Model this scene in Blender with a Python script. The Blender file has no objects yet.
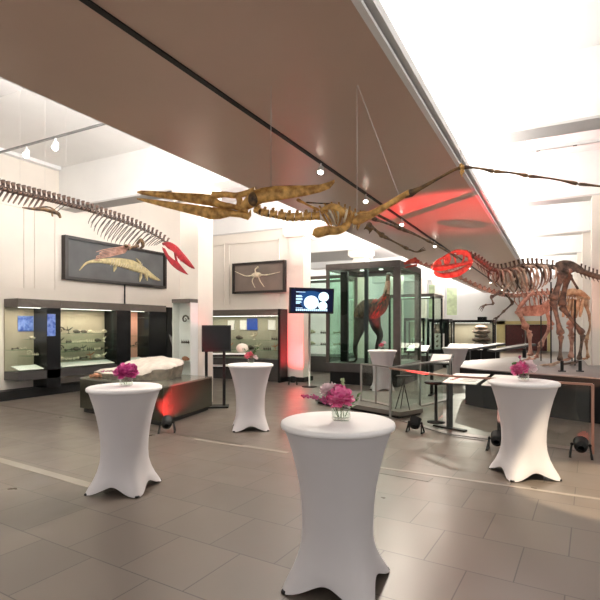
import bpy, math, random
from mathutils import Vector, Matrix
random.seed(7)
scn = bpy.context.scene
COL = scn.collection
PI = math.pi

# ------------------------------------------------------------------ survey helper
# the hall was surveyed from the camera: F focal length, HZ horizon row, CH eye height
F, HZ, CH = 490.0, 326.0, 1.75
YAW = math.atan(258.0 / F)
SN, CS = math.sin(YAW), math.cos(YAW)

def at(u, v, d):
    l = (u - 300.0) / F * d
    return Vector((-SN * d + CS * l, CS * d + SN * l, CH + (HZ - v) / F * d))

def on_z(u, v, z=0.0):
    return at(u, v, (CH - z) * F / (v - HZ))

def on_y(u, v, y):
    return at(u, v, y / (CS + SN * (u - 300.0) / F))

def on_x(u, v, x):
    return at(u, v, x / (-SN + CS * (u - 300.0) / F))

V = Vector
# ------------------------------------------------------------------ materials
def nodes(name):
    m = bpy.data.materials.new(name)
    m.use_nodes = True
    nt = m.node_tree
    return m, nt, nt.nodes['Principled BSDF']

def mat(name, col, rough=0.6, metal=0.0, noise=0.0, scale=8.0, col2=None, bump=0.0, emit=None, estr=0.0,
        spec=None, coords='Object', detail=4.0, sheen=0.0, stretch=None):
    m, nt, b = nodes(name)
    b.inputs['Roughness'].default_value = rough
    b.inputs['Metallic'].default_value = metal
    if spec is not None:
        b.inputs['Specular IOR Level'].default_value = spec
    c1 = (*col, 1)
    tc = nt.nodes.new('ShaderNodeTexCoord')
    nz = nt.nodes.new('ShaderNodeTexNoise')
    nz.inputs['Scale'].default_value = scale
    nz.inputs['Detail'].default_value = detail
    if stretch:
        mp = nt.nodes.new('ShaderNodeMapping')
        mp.inputs['Scale'].default_value = stretch
        nt.links.new(tc.outputs[coords], mp.inputs['Vector'])
        nt.links.new(mp.outputs['Vector'], nz.inputs['Vector'])
    else:
        nt.links.new(tc.outputs[coords], nz.inputs['Vector'])
    cr = nt.nodes.new('ShaderNodeValToRGB')
    if col2 is None:
        k = 1 - noise
        col2 = tuple(x * k for x in col)
    cr.color_ramp.elements[0].position = 0.35
    cr.color_ramp.elements[1].position = 0.65
    cr.color_ramp.elements[0].color = (*col2, 1)
    cr.color_ramp.elements[1].color = c1
    nt.links.new(nz.outputs['Fac'], cr.inputs['Fac'])
    nt.links.new(cr.outputs['Color'], b.inputs['Base Color'])
    if bump:
        bp = nt.nodes.new('ShaderNodeBump')
        bp.inputs['Strength'].default_value = bump
        bp.inputs['Distance'].default_value = 0.02
        nt.links.new(nz.outputs['Fac'], bp.inputs['Height'])
        nt.links.new(bp.outputs['Normal'], b.inputs['Normal'])
    if emit:
        b.inputs['Emission Color'].default_value = (*emit, 1)
        b.inputs['Emission Strength'].default_value = estr
    return m

def glass(name, tint=(0.93, 0.97, 0.95), gloss=0.09):
    m = bpy.data.materials.new(name)
    m.use_nodes = True
    nt = m.node_tree
    nt.nodes.clear()
    o = nt.nodes.new('ShaderNodeOutputMaterial')
    t = nt.nodes.new('ShaderNodeBsdfTransparent')
    t.inputs['Color'].default_value = (*tint, 1)
    g = nt.nodes.new('ShaderNodeBsdfGlossy')
    g.inputs['Roughness'].default_value = 0.02
    lw = nt.nodes.new('ShaderNodeLayerWeight')
    lw.inputs['Blend'].default_value = 0.5
    pw = nt.nodes.new('ShaderNodeMath')
    pw.operation = 'POWER'
    pw.inputs[1].default_value = 4.0
    mu = nt.nodes.new('ShaderNodeMath')
    mu.operation = 'MULTIPLY_ADD'
    mu.inputs[1].default_value = 0.5
    mu.inputs[2].default_value = gloss * 0.5
    mu.use_clamp = True
    mx = nt.nodes.new('ShaderNodeMixShader')
    nt.links.new(lw.outputs['Facing'], pw.inputs[0])
    nt.links.new(pw.outputs[0], mu.inputs[0])
    nt.links.new(mu.outputs[0], mx.inputs['Fac'])
    nt.links.new(t.outputs[0], mx.inputs[1])
    nt.links.new(g.outputs[0], mx.inputs[2])
    nt.links.new(mx.outputs[0], o.inputs['Surface'])
    return m

M = {}
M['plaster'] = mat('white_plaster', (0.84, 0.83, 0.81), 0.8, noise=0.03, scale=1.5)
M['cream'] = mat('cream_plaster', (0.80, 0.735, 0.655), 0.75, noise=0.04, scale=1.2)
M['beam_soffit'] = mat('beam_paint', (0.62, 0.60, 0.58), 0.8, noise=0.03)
M['taupe'] = mat('taupe_satin_panel', (0.58, 0.425, 0.335), 0.33, metal=0.12, noise=0.05, scale=0.8)
M['black'] = mat('black_metal', (0.010, 0.010, 0.010), 0.5, noise=0.2, spec=.25)
M['blackgloss'] = mat('black_gloss', (0.010, 0.010, 0.011), 0.25, noise=0.1, spec=.3)
M['darkgrey'] = mat('dark_grey_panel', (0.055, 0.05, 0.048), 0.4, noise=0.2, scale=3)
M['bronze'] = mat('bronze_grey_metal', (0.10, 0.085, 0.075), 0.35, metal=0.5, noise=0.15)
M['umber'] = mat('case_trim_umber', (0.115, 0.095, 0.08), 0.45, noise=0.1)
M['white'] = mat('white_paint', (0.85, 0.85, 0.84), 0.5, noise=0.02)
M['board'] = mat('white_label_board', (0.88, 0.87, 0.84), 0.6, noise=0.05)
M['cloth'] = mat('shaded_white_stretch_cloth', (0.55, 0.525, 0.535), 0.75, noise=0.03, scale=3)  # white cover, the skirt's shade put into its greyer colour
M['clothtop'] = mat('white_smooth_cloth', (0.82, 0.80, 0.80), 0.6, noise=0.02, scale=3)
M['foot'] = mat('table_foot_cloth', (0.7, 0.68, 0.68), 0.8, noise=0.05)
M['olive'] = mat('olive_plinth_gloss', (0.036, 0.034, 0.020), 0.22, noise=0.15, scale=2)
M['olivetop'] = mat('plinth_top', (0.16, 0.16, 0.125), 0.2, noise=0.12, scale=2)
M['stone'] = mat('pale_fossil_stone', (0.74, 0.66, 0.57), 0.9, noise=0.2, scale=6, bump=0.8)
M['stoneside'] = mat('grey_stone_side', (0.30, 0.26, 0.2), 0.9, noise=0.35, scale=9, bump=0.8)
M['gold_bone'] = mat('golden_bone', (0.80, 0.47, 0.14), 0.55, col2=(0.30, 0.14, 0.03), scale=14, bump=0.5, detail=6)
M['gold_dark'] = mat('dark_gold_bone', (0.22, 0.12, 0.045), 0.6, col2=(0.035, 0.02, 0.012), scale=16, bump=0.4)
M['brown_bone'] = mat('brown_bone', (0.20, 0.125, 0.085), 0.6, col2=(0.045, 0.028, 0.02), scale=9, bump=0.5)
M['tan_bone'] = mat('tan_bone', (0.66, 0.49, 0.36), 0.65, col2=(0.24, 0.15, 0.10), scale=7, bump=0.5)
M['cream_bone'] = mat('rose_lit_bone', (0.64, 0.37, 0.28), 0.7, col2=(0.28, 0.13, 0.09), scale=8, bump=0.5)  # cream bone with the pinkish light put into its colour
M['amber_bone'] = mat('amber_bone', (0.66, 0.44, 0.27), 0.65, col2=(0.36, 0.18, 0.09), scale=8, bump=0.4)
M['rib_bone'] = mat('grey_rib_bone', (0.17, 0.15, 0.13), 0.7, col2=(0.08, 0.07, 0.06), scale=9)
M['vert_bone'] = mat('vertebra_bone', (0.26, 0.16, 0.12), 0.6, col2=(0.025, 0.018, 0.015), scale=22)
M['red_bone'] = mat('deep_red_bone', (0.42, 0.012, 0.02), 0.45, col2=(0.22, 0.01, 0.015), scale=12)  # deep red base colour for the marine reptile skull and board marks
M['skull_red'] = mat('red_lit_skull_bone', (0.62, 0.16, 0.10), 0.55, col2=(0.32, 0.04, 0.03), scale=10, bump=0.4)  # red of the floor spotlight partly put into the bone colour
M['dark_fossil'] = mat('dark_fossil', (0.05, 0.04, 0.03), 0.7, col2=(0.12, 0.09, 0.06), scale=25)
M['pale_fossil'] = mat('pale_fossil', (0.72, 0.62, 0.46), 0.7, noise=0.3, scale=25)
M['rust_fossil'] = mat('rust_fossil', (0.5, 0.22, 0.12), 0.7, noise=0.3, scale=25)
M['case_back'] = mat('beige_case_back', (0.42, 0.36, 0.27), 0.7, noise=0.06)
M['case_back_green'] = mat('olive_case_back', (0.42, 0.40, 0.31), 0.7, noise=0.06)
M['pink_panel'] = mat('salmon_panel', (0.75, 0.36, 0.27), 0.7, noise=0.05)
M['blue'] = mat('blue_print', (0.03, 0.09, 0.42), 0.5, col2=(0.25, 0.36, 0.75), scale=9)
M['bluecard'] = mat('blue_card', (0.02, 0.08, 0.45), 0.5, noise=0.15, scale=20)
M['slatepic'] = mat('slate_grey_board', (0.12, 0.12, 0.12), 0.6, noise=0.25, scale=2)
M['greypic'] = mat('grey_print', (0.30, 0.29, 0.28), 0.6, col2=(0.10, 0.10, 0.10), scale=6)
M['taupepic'] = mat('taupe_board', (0.22, 0.17, 0.14), 0.6, noise=0.2, scale=2)
M['yellowrelief'] = mat('straw_relief', (0.62, 0.52, 0.28), 0.7, noise=0.35, scale=12)
M['creamrelief'] = mat('cream_relief', (0.80, 0.70, 0.52), 0.7, noise=0.3, scale=12)
M['silverframe'] = mat('grey_frame', (0.22, 0.22, 0.22), 0.3, metal=0.6, noise=0.1)
M['blackframe'] = mat('dark_brown_frame', (0.02, 0.013, 0.010), 0.4, noise=0.1)
M['platform'] = mat('grey_platform_top', (0.20, 0.18, 0.17), 0.5, noise=0.1)
M['pinkwood'] = mat('copper_rail', (0.42, 0.24, 0.18), 0.35, metal=0.6, noise=0.1)
M['steel'] = mat('brushed_steel', (0.35, 0.34, 0.32), 0.3, metal=0.8, noise=0.1)
M['yellow'] = mat('pale_yellow_door_frame', (0.72, 0.62, 0.30), 0.6, noise=0.08)
M['reddoor'] = mat('dark_red_door', (0.10, 0.012, 0.012), 0.4, noise=0.3)
M['greenwin'] = mat('green_banner_print', (0.70, 0.82, 0.52), 0.6, noise=0.25, scale=4)
M['greyplinth'] = mat('grey_low_plinth', (0.17, 0.155, 0.135), 0.35, noise=0.15)
M['feather'] = mat('brown_feathers', (0.17, 0.10, 0.05), 0.8, col2=(0.04, 0.022, 0.014), scale=22, bump=1.0, stretch=(1, 1, 0.3))
M['redfeather'] = mat('red_lit_feathers', (0.62, 0.05, 0.02), 0.8, col2=(0.25, 0.03, 0.015), scale=20, bump=1.0, stretch=(1, 1, 0.3))  # brown feathers with the red light on the chest put into their colour
M['darkskin'] = mat('dark_bird_skin', (0.06, 0.045, 0.035), 0.7, noise=0.3)
M['neck'] = mat('pale_neck_feathers', (0.50, 0.33, 0.25), 0.8, noise=0.3, scale=20)
M['stem'] = mat('green_stem', (0.07, 0.16, 0.03), 0.6, noise=0.3, scale=20)
M['leaf'] = mat('green_leaf', (0.10, 0.24, 0.05), 0.5, noise=0.4, scale=20)
M['pink'] = mat('pink_petal', (0.95, 0.36, 0.58), 0.6, col2=(0.75, 0.07, 0.30), scale=30)
M['magenta'] = mat('magenta_petal', (0.85, 0.17, 0.48), 0.6, col2=(0.50, 0.02, 0.22), scale=30)
M['blush'] = mat('blush_petal', (0.93, 0.73, 0.76), 0.6, noise=0.15, scale=30)
M['coral'] = mat('coral_petal', (0.85, 0.18, 0.25), 0.6, noise=0.3, scale=30)
M['sprig'] = mat('mauve_sprig', (0.50, 0.10, 0.24), 0.7, noise=0.3, scale=40)
M['bud'] = mat('pale_green_bud', (0.50, 0.60, 0.33), 0.6, noise=0.2, scale=40)
M['water'] = glass('vase_water', (0.92, 0.96, 0.92), 0.05)
M['vglass'] = glass('vase_glass', (0.97, 0.985, 0.975), 0.10)
M['glass'] = glass('clear_glass', (0.96, 0.98, 0.96), 0.05)
M['greenglass'] = glass('green_tinted_glass', (0.85, 0.94, 0.89), 0.035)
M['railglass'] = glass('railing_glass', (0.92, 0.96, 0.94), 0.07)
M['wire'] = mat('steel_wire', (0.55, 0.52, 0.5), 0.4, metal=0.6)
M['lampglow'] = mat('lamp_glow', (1, 1, 1), 0.5, emit=(1, 0.93, 0.82), estr=14)
M['ledglow'] = mat('led_strip_glow', (1, 1, 1), 0.5, emit=(1, 0.96, 0.88), estr=1.5)
M['redglow'] = mat('red_lamp_glow', (1, 0.1, 0.1), 0.5, emit=(1, 0.02, 0.03), estr=1.6)
M['screen'] = mat('dark_blue_screen', (0.004, 0.006, 0.02), 0.3, spec=.1, emit=(0.0008, 0.0016, 0.009), estr=1.0)
M['screenblue'] = mat('screen_blue_haze', (0.004, 0.008, 0.03), 0.3, spec=.1, emit=(0.008, 0.05, 0.15), estr=1.0)
M['screenwhite'] = mat('screen_white', (0.5, 0.6, 0.65), 0.2, emit=(0.62, 0.85, 0.95), estr=1.0)
M['screentext'] = mat('screen_text', (0.5, 0.6, 0.65), 0.2, emit=(0.35, 0.6, 0.85), estr=1.0)

def floor_mat():
    m, nt, b = nodes('large_grey_brown_floor_tiles')
    N, L = nt.nodes, nt.links
    tc = N.new('ShaderNodeTexCoord')
    mp = N.new('ShaderNodeMapping')
    mp.inputs['Rotation'].default_value = (0, 0, math.radians(3.0))
    mp.inputs['Location'].default_value = (0.15, 0.1, 0)
    L.new(tc.outputs['Object'], mp.inputs['Vector'])
    br = N.new('ShaderNodeTexBrick')
    br.offset = 0.5
    br.inputs['Scale'].default_value = 1.0
    br.inputs['Brick Width'].default_value = 0.62
    br.inputs['Row Height'].default_value = 0.62
    br.inputs['Mortar Size'].default_value = 0.005
    br.inputs['Mortar Smooth'].default_value = 0.3
    br.inputs['Color1'].default_value = (0.142, 0.116, 0.095, 1)
    br.inputs['Color2'].default_value = (0.115, 0.094, 0.078, 1)
    br.inputs['Mortar'].default_value = (0.040, 0.032, 0.027, 1)
    L.new(mp.outputs['Vector'], br.inputs['Vector'])
    nz = N.new('ShaderNodeTexNoise')
    nz.inputs['Scale'].default_value = 3.0
    nz.inputs['Detail'].default_value = 5
    L.new(tc.outputs['Object'], nz.inputs['Vector'])
    mr = N.new('ShaderNodeMapRange')
    mr.inputs['To Min'].default_value = 0.86
    mr.inputs['To Max'].default_value = 1.12
    L.new(nz.outputs['Fac'], mr.inputs['Value'])
    mx = N.new('ShaderNodeMix')
    mx.data_type = 'RGBA'
    mx.blend_type = 'MULTIPLY'
    mx.inputs['Factor'].default_value = 1.0
    L.new(br.outputs['Color'], mx.inputs['A'])
    L.new(mr.outputs['Result'], mx.inputs['B'])
    L.new(mx.outputs['Result'], b.inputs['Base Color'])
    r2 = N.new('ShaderNodeMapRange')
    r2.inputs['To Min'].default_value = 0.22
    r2.inputs['To Max'].default_value = 0.42
    L.new(nz.outputs['Fac'], r2.inputs['Value'])
    L.new(r2.outputs['Result'], b.inputs['Roughness'])
    return m
M['floor'] = floor_mat()
M['strip_light'] = mat('pale_floor_inlay', (0.27, 0.235, 0.20), 0.3, noise=0.15, scale=3)
M['strip_dark'] = mat('dark_floor_inlay', (0.10, 0.085, 0.07), 0.35, noise=0.15, scale=3)

# ------------------------------------------------------------------ mesh builder
def frame_of(d, up=V((0, 0, 1))):
    d = d.normalized()
    if abs(d.dot(up)) > 0.98:
        up = V((1, 0, 0))
    s = d.cross(up).normalized()
    u = s.cross(d).normalized()
    return s, u

class MB:
    def __init__(self):
        self.v, self.f, self.m, self.sm = [], [], [], []
        self.cur = 0
        self.smooth = False
    def _add(self, vs, fs, smooth=None):
        b = len(self.v)
        self.v += [V(x) for x in vs]
        for q in fs:
            self.f.append([b + i for i in q])
            self.m.append(self.cur)
            self.sm.append(self.smooth if smooth is None else smooth)
        return self
    def box(self, a, b, R=None, c=None):
        xs, ys, zs = (a[0], b[0]), (a[1], b[1]), (a[2], b[2])
        vs = [V((xs[i], ys[j], zs[k])) for i in (0, 1) for j in (0, 1) for k in (0, 1)]
        if R is not None:
            vs = [R @ (x - c) + c for x in vs]
        return self._add(vs, [(0, 1, 3, 2), (4, 6, 7, 5), (0, 4, 5, 1), (2, 3, 7, 6), (0, 2, 6, 4), (1, 5, 7, 3)], False)
    def slab(self, p, q, w, h, up=V((0, 0, 1))):
        """bar from p to q, w wide sideways, h tall"""
        p, q = V(p), V(q)
        s, u = frame_of(q - p, up)
        vs = []
        for e in (p, q):
            vs += [e + s * a * w / 2 + u * b * h / 2 for a, b in ((-1, -1), (1, -1), (1, 1), (-1, 1))]
        return self._add(vs, [(3, 2, 1, 0), (4, 5, 6, 7), (0, 1, 5, 4), (1, 2, 6, 5), (2, 3, 7, 6), (3, 0, 4, 7)], False)
    def prism(self, pts, z0, z1):
        n = len(pts)
        vs = [V((p[0], p[1], z0)) for p in pts] + [V((p[0], p[1], z1)) for p in pts]
        fs = [tuple(range(n))[::-1], tuple(range(n, 2 * n))] + [(i, (i + 1) % n, n + (i + 1) % n, n + i) for i in range(n)]
        return self._add(vs, fs, False)
    def plate(self, pts, nrm, t):
        """planar outline in 3D given thickness t along nrm"""
        n = len(pts)
        nrm = V(nrm).normalized()
        vs = [V(p) - nrm * t / 2 for p in pts] + [V(p) + nrm * t / 2 for p in pts]
        fs = [tuple(range(n))[::-1], tuple(range(n, 2 * n))] + [(i, (i + 1) % n, n + (i + 1) % n, n + i) for i in range(n)]
        return self._add(vs, fs, False)
    def tube(self, pts, r, seg=8, flat=1.0, up=V((0, 0, 1)), cap=True):
        pts = [V(p) for p in pts]
        if not isinstance(r, (list, tuple)):
            r = [r] * len(pts)
        vs, n = [], len(pts)
        s0 = None
        for i, p in enumerate(pts):
            d = (pts[min(i + 1, n - 1)] - pts[max(i - 1, 0)])
            if d.length < 1e-9:
                d = V((0, 0, 1))
            d.normalize()
            if s0 is None:
                s, u = frame_of(d, up)
            else:
                s = (s0 - d * s0.dot(d))
                if s.length < 1e-6:
                    s, u = frame_of(d, up)
                s.normalize()
                u = s.cross(d).normalized()
            s0 = s
            for k in range(seg):
                a = 2 * PI * k / seg
                vs.append(p + s * math.cos(a) * r[i] * flat + u * math.sin(a) * r[i])
        fs = []
        for i in range(n - 1):
            for k in range(seg):
                k2 = (k + 1) % seg
                fs.append((i * seg + k, i * seg + k2, (i + 1) * seg + k2, (i + 1) * seg + k))
        if cap:
            fs.append(tuple(range(seg)))
            fs.append(tuple((n - 1) * seg + k for k in range(seg))[::-1])
        return self._add(vs, fs, True)
    def curve(self, pts, r, seg=8, sub=4, flat=1.0, up=V((0, 0, 1))):
        P, R = spline(pts, r if isinstance(r, (list, tuple)) else [r] * len(pts), sub)
        return self.tube(P, R, seg, flat, up)
    def bone(self, p, q, r, seg=8, k=1.9, bend=0.0):
        p, q = V(p), V(q)
        d = q - p
        s, u = frame_of(d)
        ts = (0, .03, .1, .2, .35, .5, .65, .8, .9, .97, 1)
        rs = (.6, k * .95, k, 1.25, .95, .9, .95, 1.25, k, k * .95, .6)
        return self.tube([p + d * t + u * bend * math.sin(PI * t) for t in ts], [x * r for x in rs], seg)
    def loft(self, rings, closed_ends=True, smooth=True):
        n = len(rings[0])
        vs = [V(x) for r in rings for x in r]
        fs = []
        for i in range(len(rings) - 1):
            for k in range(n):
                k2 = (k + 1) % n
                fs.append((i * n + k, i * n + k2, (i + 1) * n + k2, (i + 1) * n + k))
        if closed_ends:
            fs.append(tuple(range(n))[::-1])
            fs.append(tuple((len(rings) - 1) * n + k for k in range(n)))
        return self._add(vs, fs, smooth)
    def lathe(self, prof, c=(0, 0, 0), seg=24, smooth=True, scal=None):
        c = V(c)
        rings = []
        for r, z in prof:
            rings.append([c + V((r * math.cos(2 * PI * k / seg), r * math.sin(2 * PI * k / seg), z)) for k in range(seg)])
        return self.loft(rings, True, smooth)
    def ball(self, c, r, seg=12, rings=8, R=None):
        c = V(c)
        if not isinstance(r, (tuple, list)):
            r = (r, r, r)
        out = []
        for i in range(rings + 1):
            th = PI * i / rings
            st = max(math.sin(th), 0.02)
            ring = []
            for k in range(seg):
                a = 2 * PI * k / seg
                p = V((r[0] * st * math.cos(a), r[1] * st * math.sin(a), -r[2] * math.cos(th)))
                if R is not None:
                    p = R @ p
                ring.append(c + p)
            out.append(ring)
        return self.loft(out)
    def build(self, name, m, parent=None, off=None):
        me = bpy.data.meshes.new(name)
        off = V(off) if off is not None else V((0, 0, 0))
        if parent is not None and off.length == 0:
            off = WORLD.get(parent.name, V((0, 0, 0)))
        me.from_pydata([tuple(x - off) for x in self.v], [], self.f)
        ms = m if isinstance(m, (list, tuple)) else [m]
        for q in ms:
            me.materials.append(M[q] if isinstance(q, str) else q)
        for i, p in enumerate(me.polygons):
            p.material_index = self.m[i]
            p.use_smooth = self.sm[i]
        me.update()
        o = bpy.data.objects.new(name, me)
        COL.objects.link(o)
        if parent is not None:
            o.parent = parent
            WORLD[o.name] = off
        return o

WORLD = {}   # world offset under which a thing's parts were modelled

def spline(pts, rs, sub=4):
    pts = [V(p) for p in pts]
    P, R = [], []
    n = len(pts)
    for i in range(n - 1):
        p0, p1, p2, p3 = pts[max(i - 1, 0)], pts[i], pts[i + 1], pts[min(i + 2, n - 1)]
        for k in range(sub):
            t = k / sub
            P.append(0.5 * ((2 * p1) + (p2 - p0) * t + (2 * p0 - 5 * p1 + 4 * p2 - p3) * t * t + (3 * p1 - p0 - 3 * p2 + p3) * t ** 3))
            R.append(rs[i] + (rs[i + 1] - rs[i]) * t)
    P.append(pts[-1]); R.append(rs[-1])
    return P, R

def tag(o, label=None, cat=None, group=None, kind=None):
    if label: o['label'] = label
    if cat: o['category'] = cat
    if group: o['group'] = group
    if kind: o['kind'] = kind
    return o

def thing(name, label, cat, loc=(0, 0, 0), group=None, rz=0.0, local=False):
    o = bpy.data.objects.new(name, None)
    o.empty_display_size = 0.1
    COL.objects.link(o)
    o.location = loc
    o.rotation_euler = (0, 0, rz)
    WORLD[o.name] = V((0, 0, 0)) if local else V(loc)
    return tag(o, label, cat, group)

def struct(name, mb, m):
    o = mb.build(name, m)
    o['kind'] = 'structure'
    return o

def copy_tree(o, parent=None):
    c = o.copy()
    COL.objects.link(c)
    if parent is not None:
        c.parent = parent
    for ch in list(o.children):
        copy_tree(ch, c)
    return c

def solo(name, mb, m, label, cat, group=None, loc=None):
    """a thing made of one mesh, its origin at loc"""
    o = mb.build(name, m, off=loc if loc is not None else None)
    if loc is not None:
        o.location = loc
    return tag(o, label, cat, group)

# ------------------------------------------------------------------ the setting
XL = -11.75           # left wall
YB = 38.0             # far wall
ZC = 5.95
f = MB().box((-16, -4, -0.1), (9, YB, 0))
struct('floor', f, 'floor')
struct('ceiling', MB().box((-12.2, -3, ZC), (8, YB + .2, ZC + 0.15)), 'plaster')
w = MB().box((XL - .25, -3, 0), (XL, 13.6, ZC))
struct('wall_left', w, 'cream')
struct('wall_far', MB().box((-12.2, YB, 0), (9, YB + .25, ZC)), 'plaster')
struct('wall_alcove', MB().box((XL - .25, 13.63, 0), (-7.58, 13.85, ZC - .001)), 'cream')
struct('wall_side', MB().box((-12.2, 13.85, 0), (-11.95, YB, ZC)), 'plaster')
# upper wall mouldings on the left wall and the alcove wall
mo = MB()
mo.box((XL, -1, ZC - .09), (XL + .16, 8.5, ZC - .002)); mo.box((XL, 9.1, ZC - .09), (XL + .16, 13.55, ZC - .002))
struct('trim_1', mo, 'white')
mo = MB()
for y0, y1 in ((5.2, 7.6), (7.85, 8.45)):
    for a, b in (((XL, y0, 2.7), (XL + .025, y0 + .03, 4.7)), ((XL, y1 - .03, 2.7), (XL + .025, y1, 4.7)),
                 ((XL, y0, 4.67), (XL + .025, y1, 4.7))):
        mo.box(a, b)
struct('trim_2', mo, 'cream')
mo = MB()
for x0, x1 in ((-11.6, -10.06), (-9.9, -7.9)):
    for a, b in (((x0, 13.57, 2.45), (x0 + .04, 13.6, 4.55)), ((x1 - .04, 13.57, 2.45), (x1, 13.6, 4.55)),
                 ((x0, 13.57, 4.51), (x1, 13.6, 4.55))):
        mo.box(a, b)
struct('trim_3', mo, 'cream')
struct('baseboard_left', MB().box((XL, -1, 0), (XL + .35, 12.6, .22)), 'black')

# beams over the bays, soffit shows grey
BY = [3.75, 8.8, 13.85, 18.95, 24.2, 29.2, 34.2]
for y in BY:
    b = MB().box((XL - .2, y - .25, 4.9), (7.9, y + .25, ZC - .001))
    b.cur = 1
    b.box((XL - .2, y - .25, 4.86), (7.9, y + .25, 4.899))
    if 18 < y < 20:
        b.box((-11.9, y + .25, 4.86), (-4.9, y + 2.6, 4.93))
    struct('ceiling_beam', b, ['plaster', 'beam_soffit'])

# pillars with corbelled capitals
def pillar(x, y, w=.52, cap=True):
    b = MB()
    h = w / 2
    b.box((x - h, y - h, 0), (x + h, y + h, 4.86))
    if not cap:
        return struct('pillar', b, 'cream')
    b.box((x - h - .10, y - h - .10, 4.55), (x + h + .10, y + h + .10, 4.64))
    b.box((x - h - .20, y - h - .05, 4.64), (x + h + .20, y + h + .05, 4.859))
    struct('pillar', b, 'cream')
for y in (8.81, 13.86):
    pillar(-7.31, y)
for y in (19.1, 24.2, 29.2, 34.2):
    pillar(-7.2, y)
for y in (13.86, 19.1, 24.2, 29.2, 34.2):
    pillar(.98, y, cap=False)
struct('baseboard_pillar', MB().box((-7.63, 13.54, 0), (-6.99, 14.18, .14)), 'black')

# suspended taupe canopy with lit shadow gap
c = MB().box((-4.75, -2.5, 4.15), (-1.35, YB - .4, 4.28))
struct('ceiling_canopy', c, 'taupe')
e = MB()
e.box((-1.35, -2.5, 4.15), (-1.29, YB - .4, 4.185))
e.box((-1.35, -2.5, 4.235), (-1.25, YB - .4, 4.33))
e.cur = 1
e.box((-1.35, -2.5, 4.185), (-1.33, YB - .4, 4.235))
e.cur = 0
e.box((-4.77, -2.5, 4.15), (-4.75, YB - .4, 4.30))
struct('trim_4', e, ['white', 'black'])
struct('trim_5', MB().box((-3.105, -2.5, 4.135), (-3.045, YB - .4, 4.152)), 'black')

# floor inlay strips
s = MB()
s.slab((-9.2, 4.05, .0), (-4.2, 3.66, .0), .12, .006)
s.slab((-5.0, 5.98, .0), (-3.3, 5.91, .0), .09, .006)
s.slab((-1.95, 5.82, .0), (2.0, 5.78, .0), .06, .006)
struct('trim_6', s, 'strip_light')
s = MB()
s.slab((-10.9, 6.5, .0), (-4.1, 5.98, .0), .07, .006)
s.slab((-2.35, 5.72, .0), (-1.28, 5.62, .0), .17, .006)
struct('trim_7', s, 'strip_dark')

# far wall windows and door
for i, (u0, u1, v0, v1) in enumerate(((429, 437, 285, 318), (447, 457, 288, 315))):
    a, b2 = on_y(u0, v0, YB), on_y(u1, v1, YB)
    o = MB().box((a.x, YB - .06, b2.z), (b2.x, YB - .02, a.z))
    o.cur = 1
    o.box((a.x - .08, YB - .05, b2.z - .08), (b2.x + .08, YB - .001, a.z + .08))
    struct('window_%d' % (i + 1), o, ['greenwin', 'white'])
dr = MB()
x0, x1 = -3.9, -.45
dr.box((x0, YB - .3, 0), (x0 + .55, YB - .01, 2.1)); dr.box((x1 - .2, YB - .3, 0), (x1, YB - .01, 2.1))
dr.box((x0, YB - .3, 1.86), (x1, YB - .01, 2.1))
d0 = struct('door_1', dr, 'yellow')
for a, b2, r in ((x0 + .55, -2.05, -2.2), (-2.0, x1 - .2, -1.85)):
    lf = MB().box((a + .02, YB - .16, .02), (b2 - .02, YB - .08, 1.84))
    lf.box((a + .2, YB - .18, .2), (b2 - .2, YB - .16, .85)).box((a + .2, YB - .18, 1.0), (b2 - .2, YB - .16, 1.7))
    q = lf.build('door_leaf', 'reddoor', d0)
    MB().tube([(r, YB - .2, .95), (r, YB - .2, 1.15)], .02, 6).build('door_handle', 'steel', q)

# ------------------------------------------------------------------ wall showcases, left
def spec_shape(kind, s):
    """small fossil sitting on z=0, length about s"""
    m = MB()
    rnd = random.random
    if kind == 0:      # small limb-like piece with knobs
        m.bone((-s / 2, 0, s * .14), (s / 2, 0, s * .22), s * .09, 6)
    elif kind == 1:    # lumpy skull piece
        m.ball((0, 0, s * .26), (s * .42, s * .3, s * .26), 8, 6)
        m.ball((s * .35, 0, s * .2), (s * .28, s * .16, s * .16), 8, 5)
    elif kind == 2:    # coiled shell
        P = [V((math.cos(t * .7) * s * (.45 - .035 * t), 0, s * .45 + math.sin(t * .7) * s * (.45 - .035 * t))) for t in range(12)]
        m.tube(P, [s * .10 * (1 - .05 * t) for t in range(12)], 6)
    elif kind == 3:    # row of vertebrae
        for k in range(4):
            m.ball((s * (-.4 + .27 * k), 0, s * .13), (s * .1, s * .14, s * .13), 7, 5)
            m.tube([(s * (-.4 + .27 * k), 0, s * .2), (s * (-.45 + .27 * k), 0, s * .42)], [s * .05, s * .02], 5)
    else:              # upright branching piece on a foot
        m.tube([(0, 0, 0), (0, 0, s * .4)], [s * .05, s * .04], 6)
        m.ball((0, 0, s * .02), (s * .2, s * .2, s * .04), 8, 4)
        m.curve([(-s * .5, 0, s * .5), (0, 0, s * .42), (s * .45, 0, s * .75)], [s * .03, s * .10, s * .05], 6, 3)
        m.curve([(-s * .1, 0, s * .42), (-s * .15, 0, s * .9)], [s * .06, s * .02], 5, 3)
    return m

def specimen(p, kind, s, mt, label, group, rz=0.0):
    o = spec_shape(kind, s).build('fossil_specimen', mt)
    o.location = p
    o.rotation_euler = (0, 0, rz)
    return tag(o, label, 'fossil', group)

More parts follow.
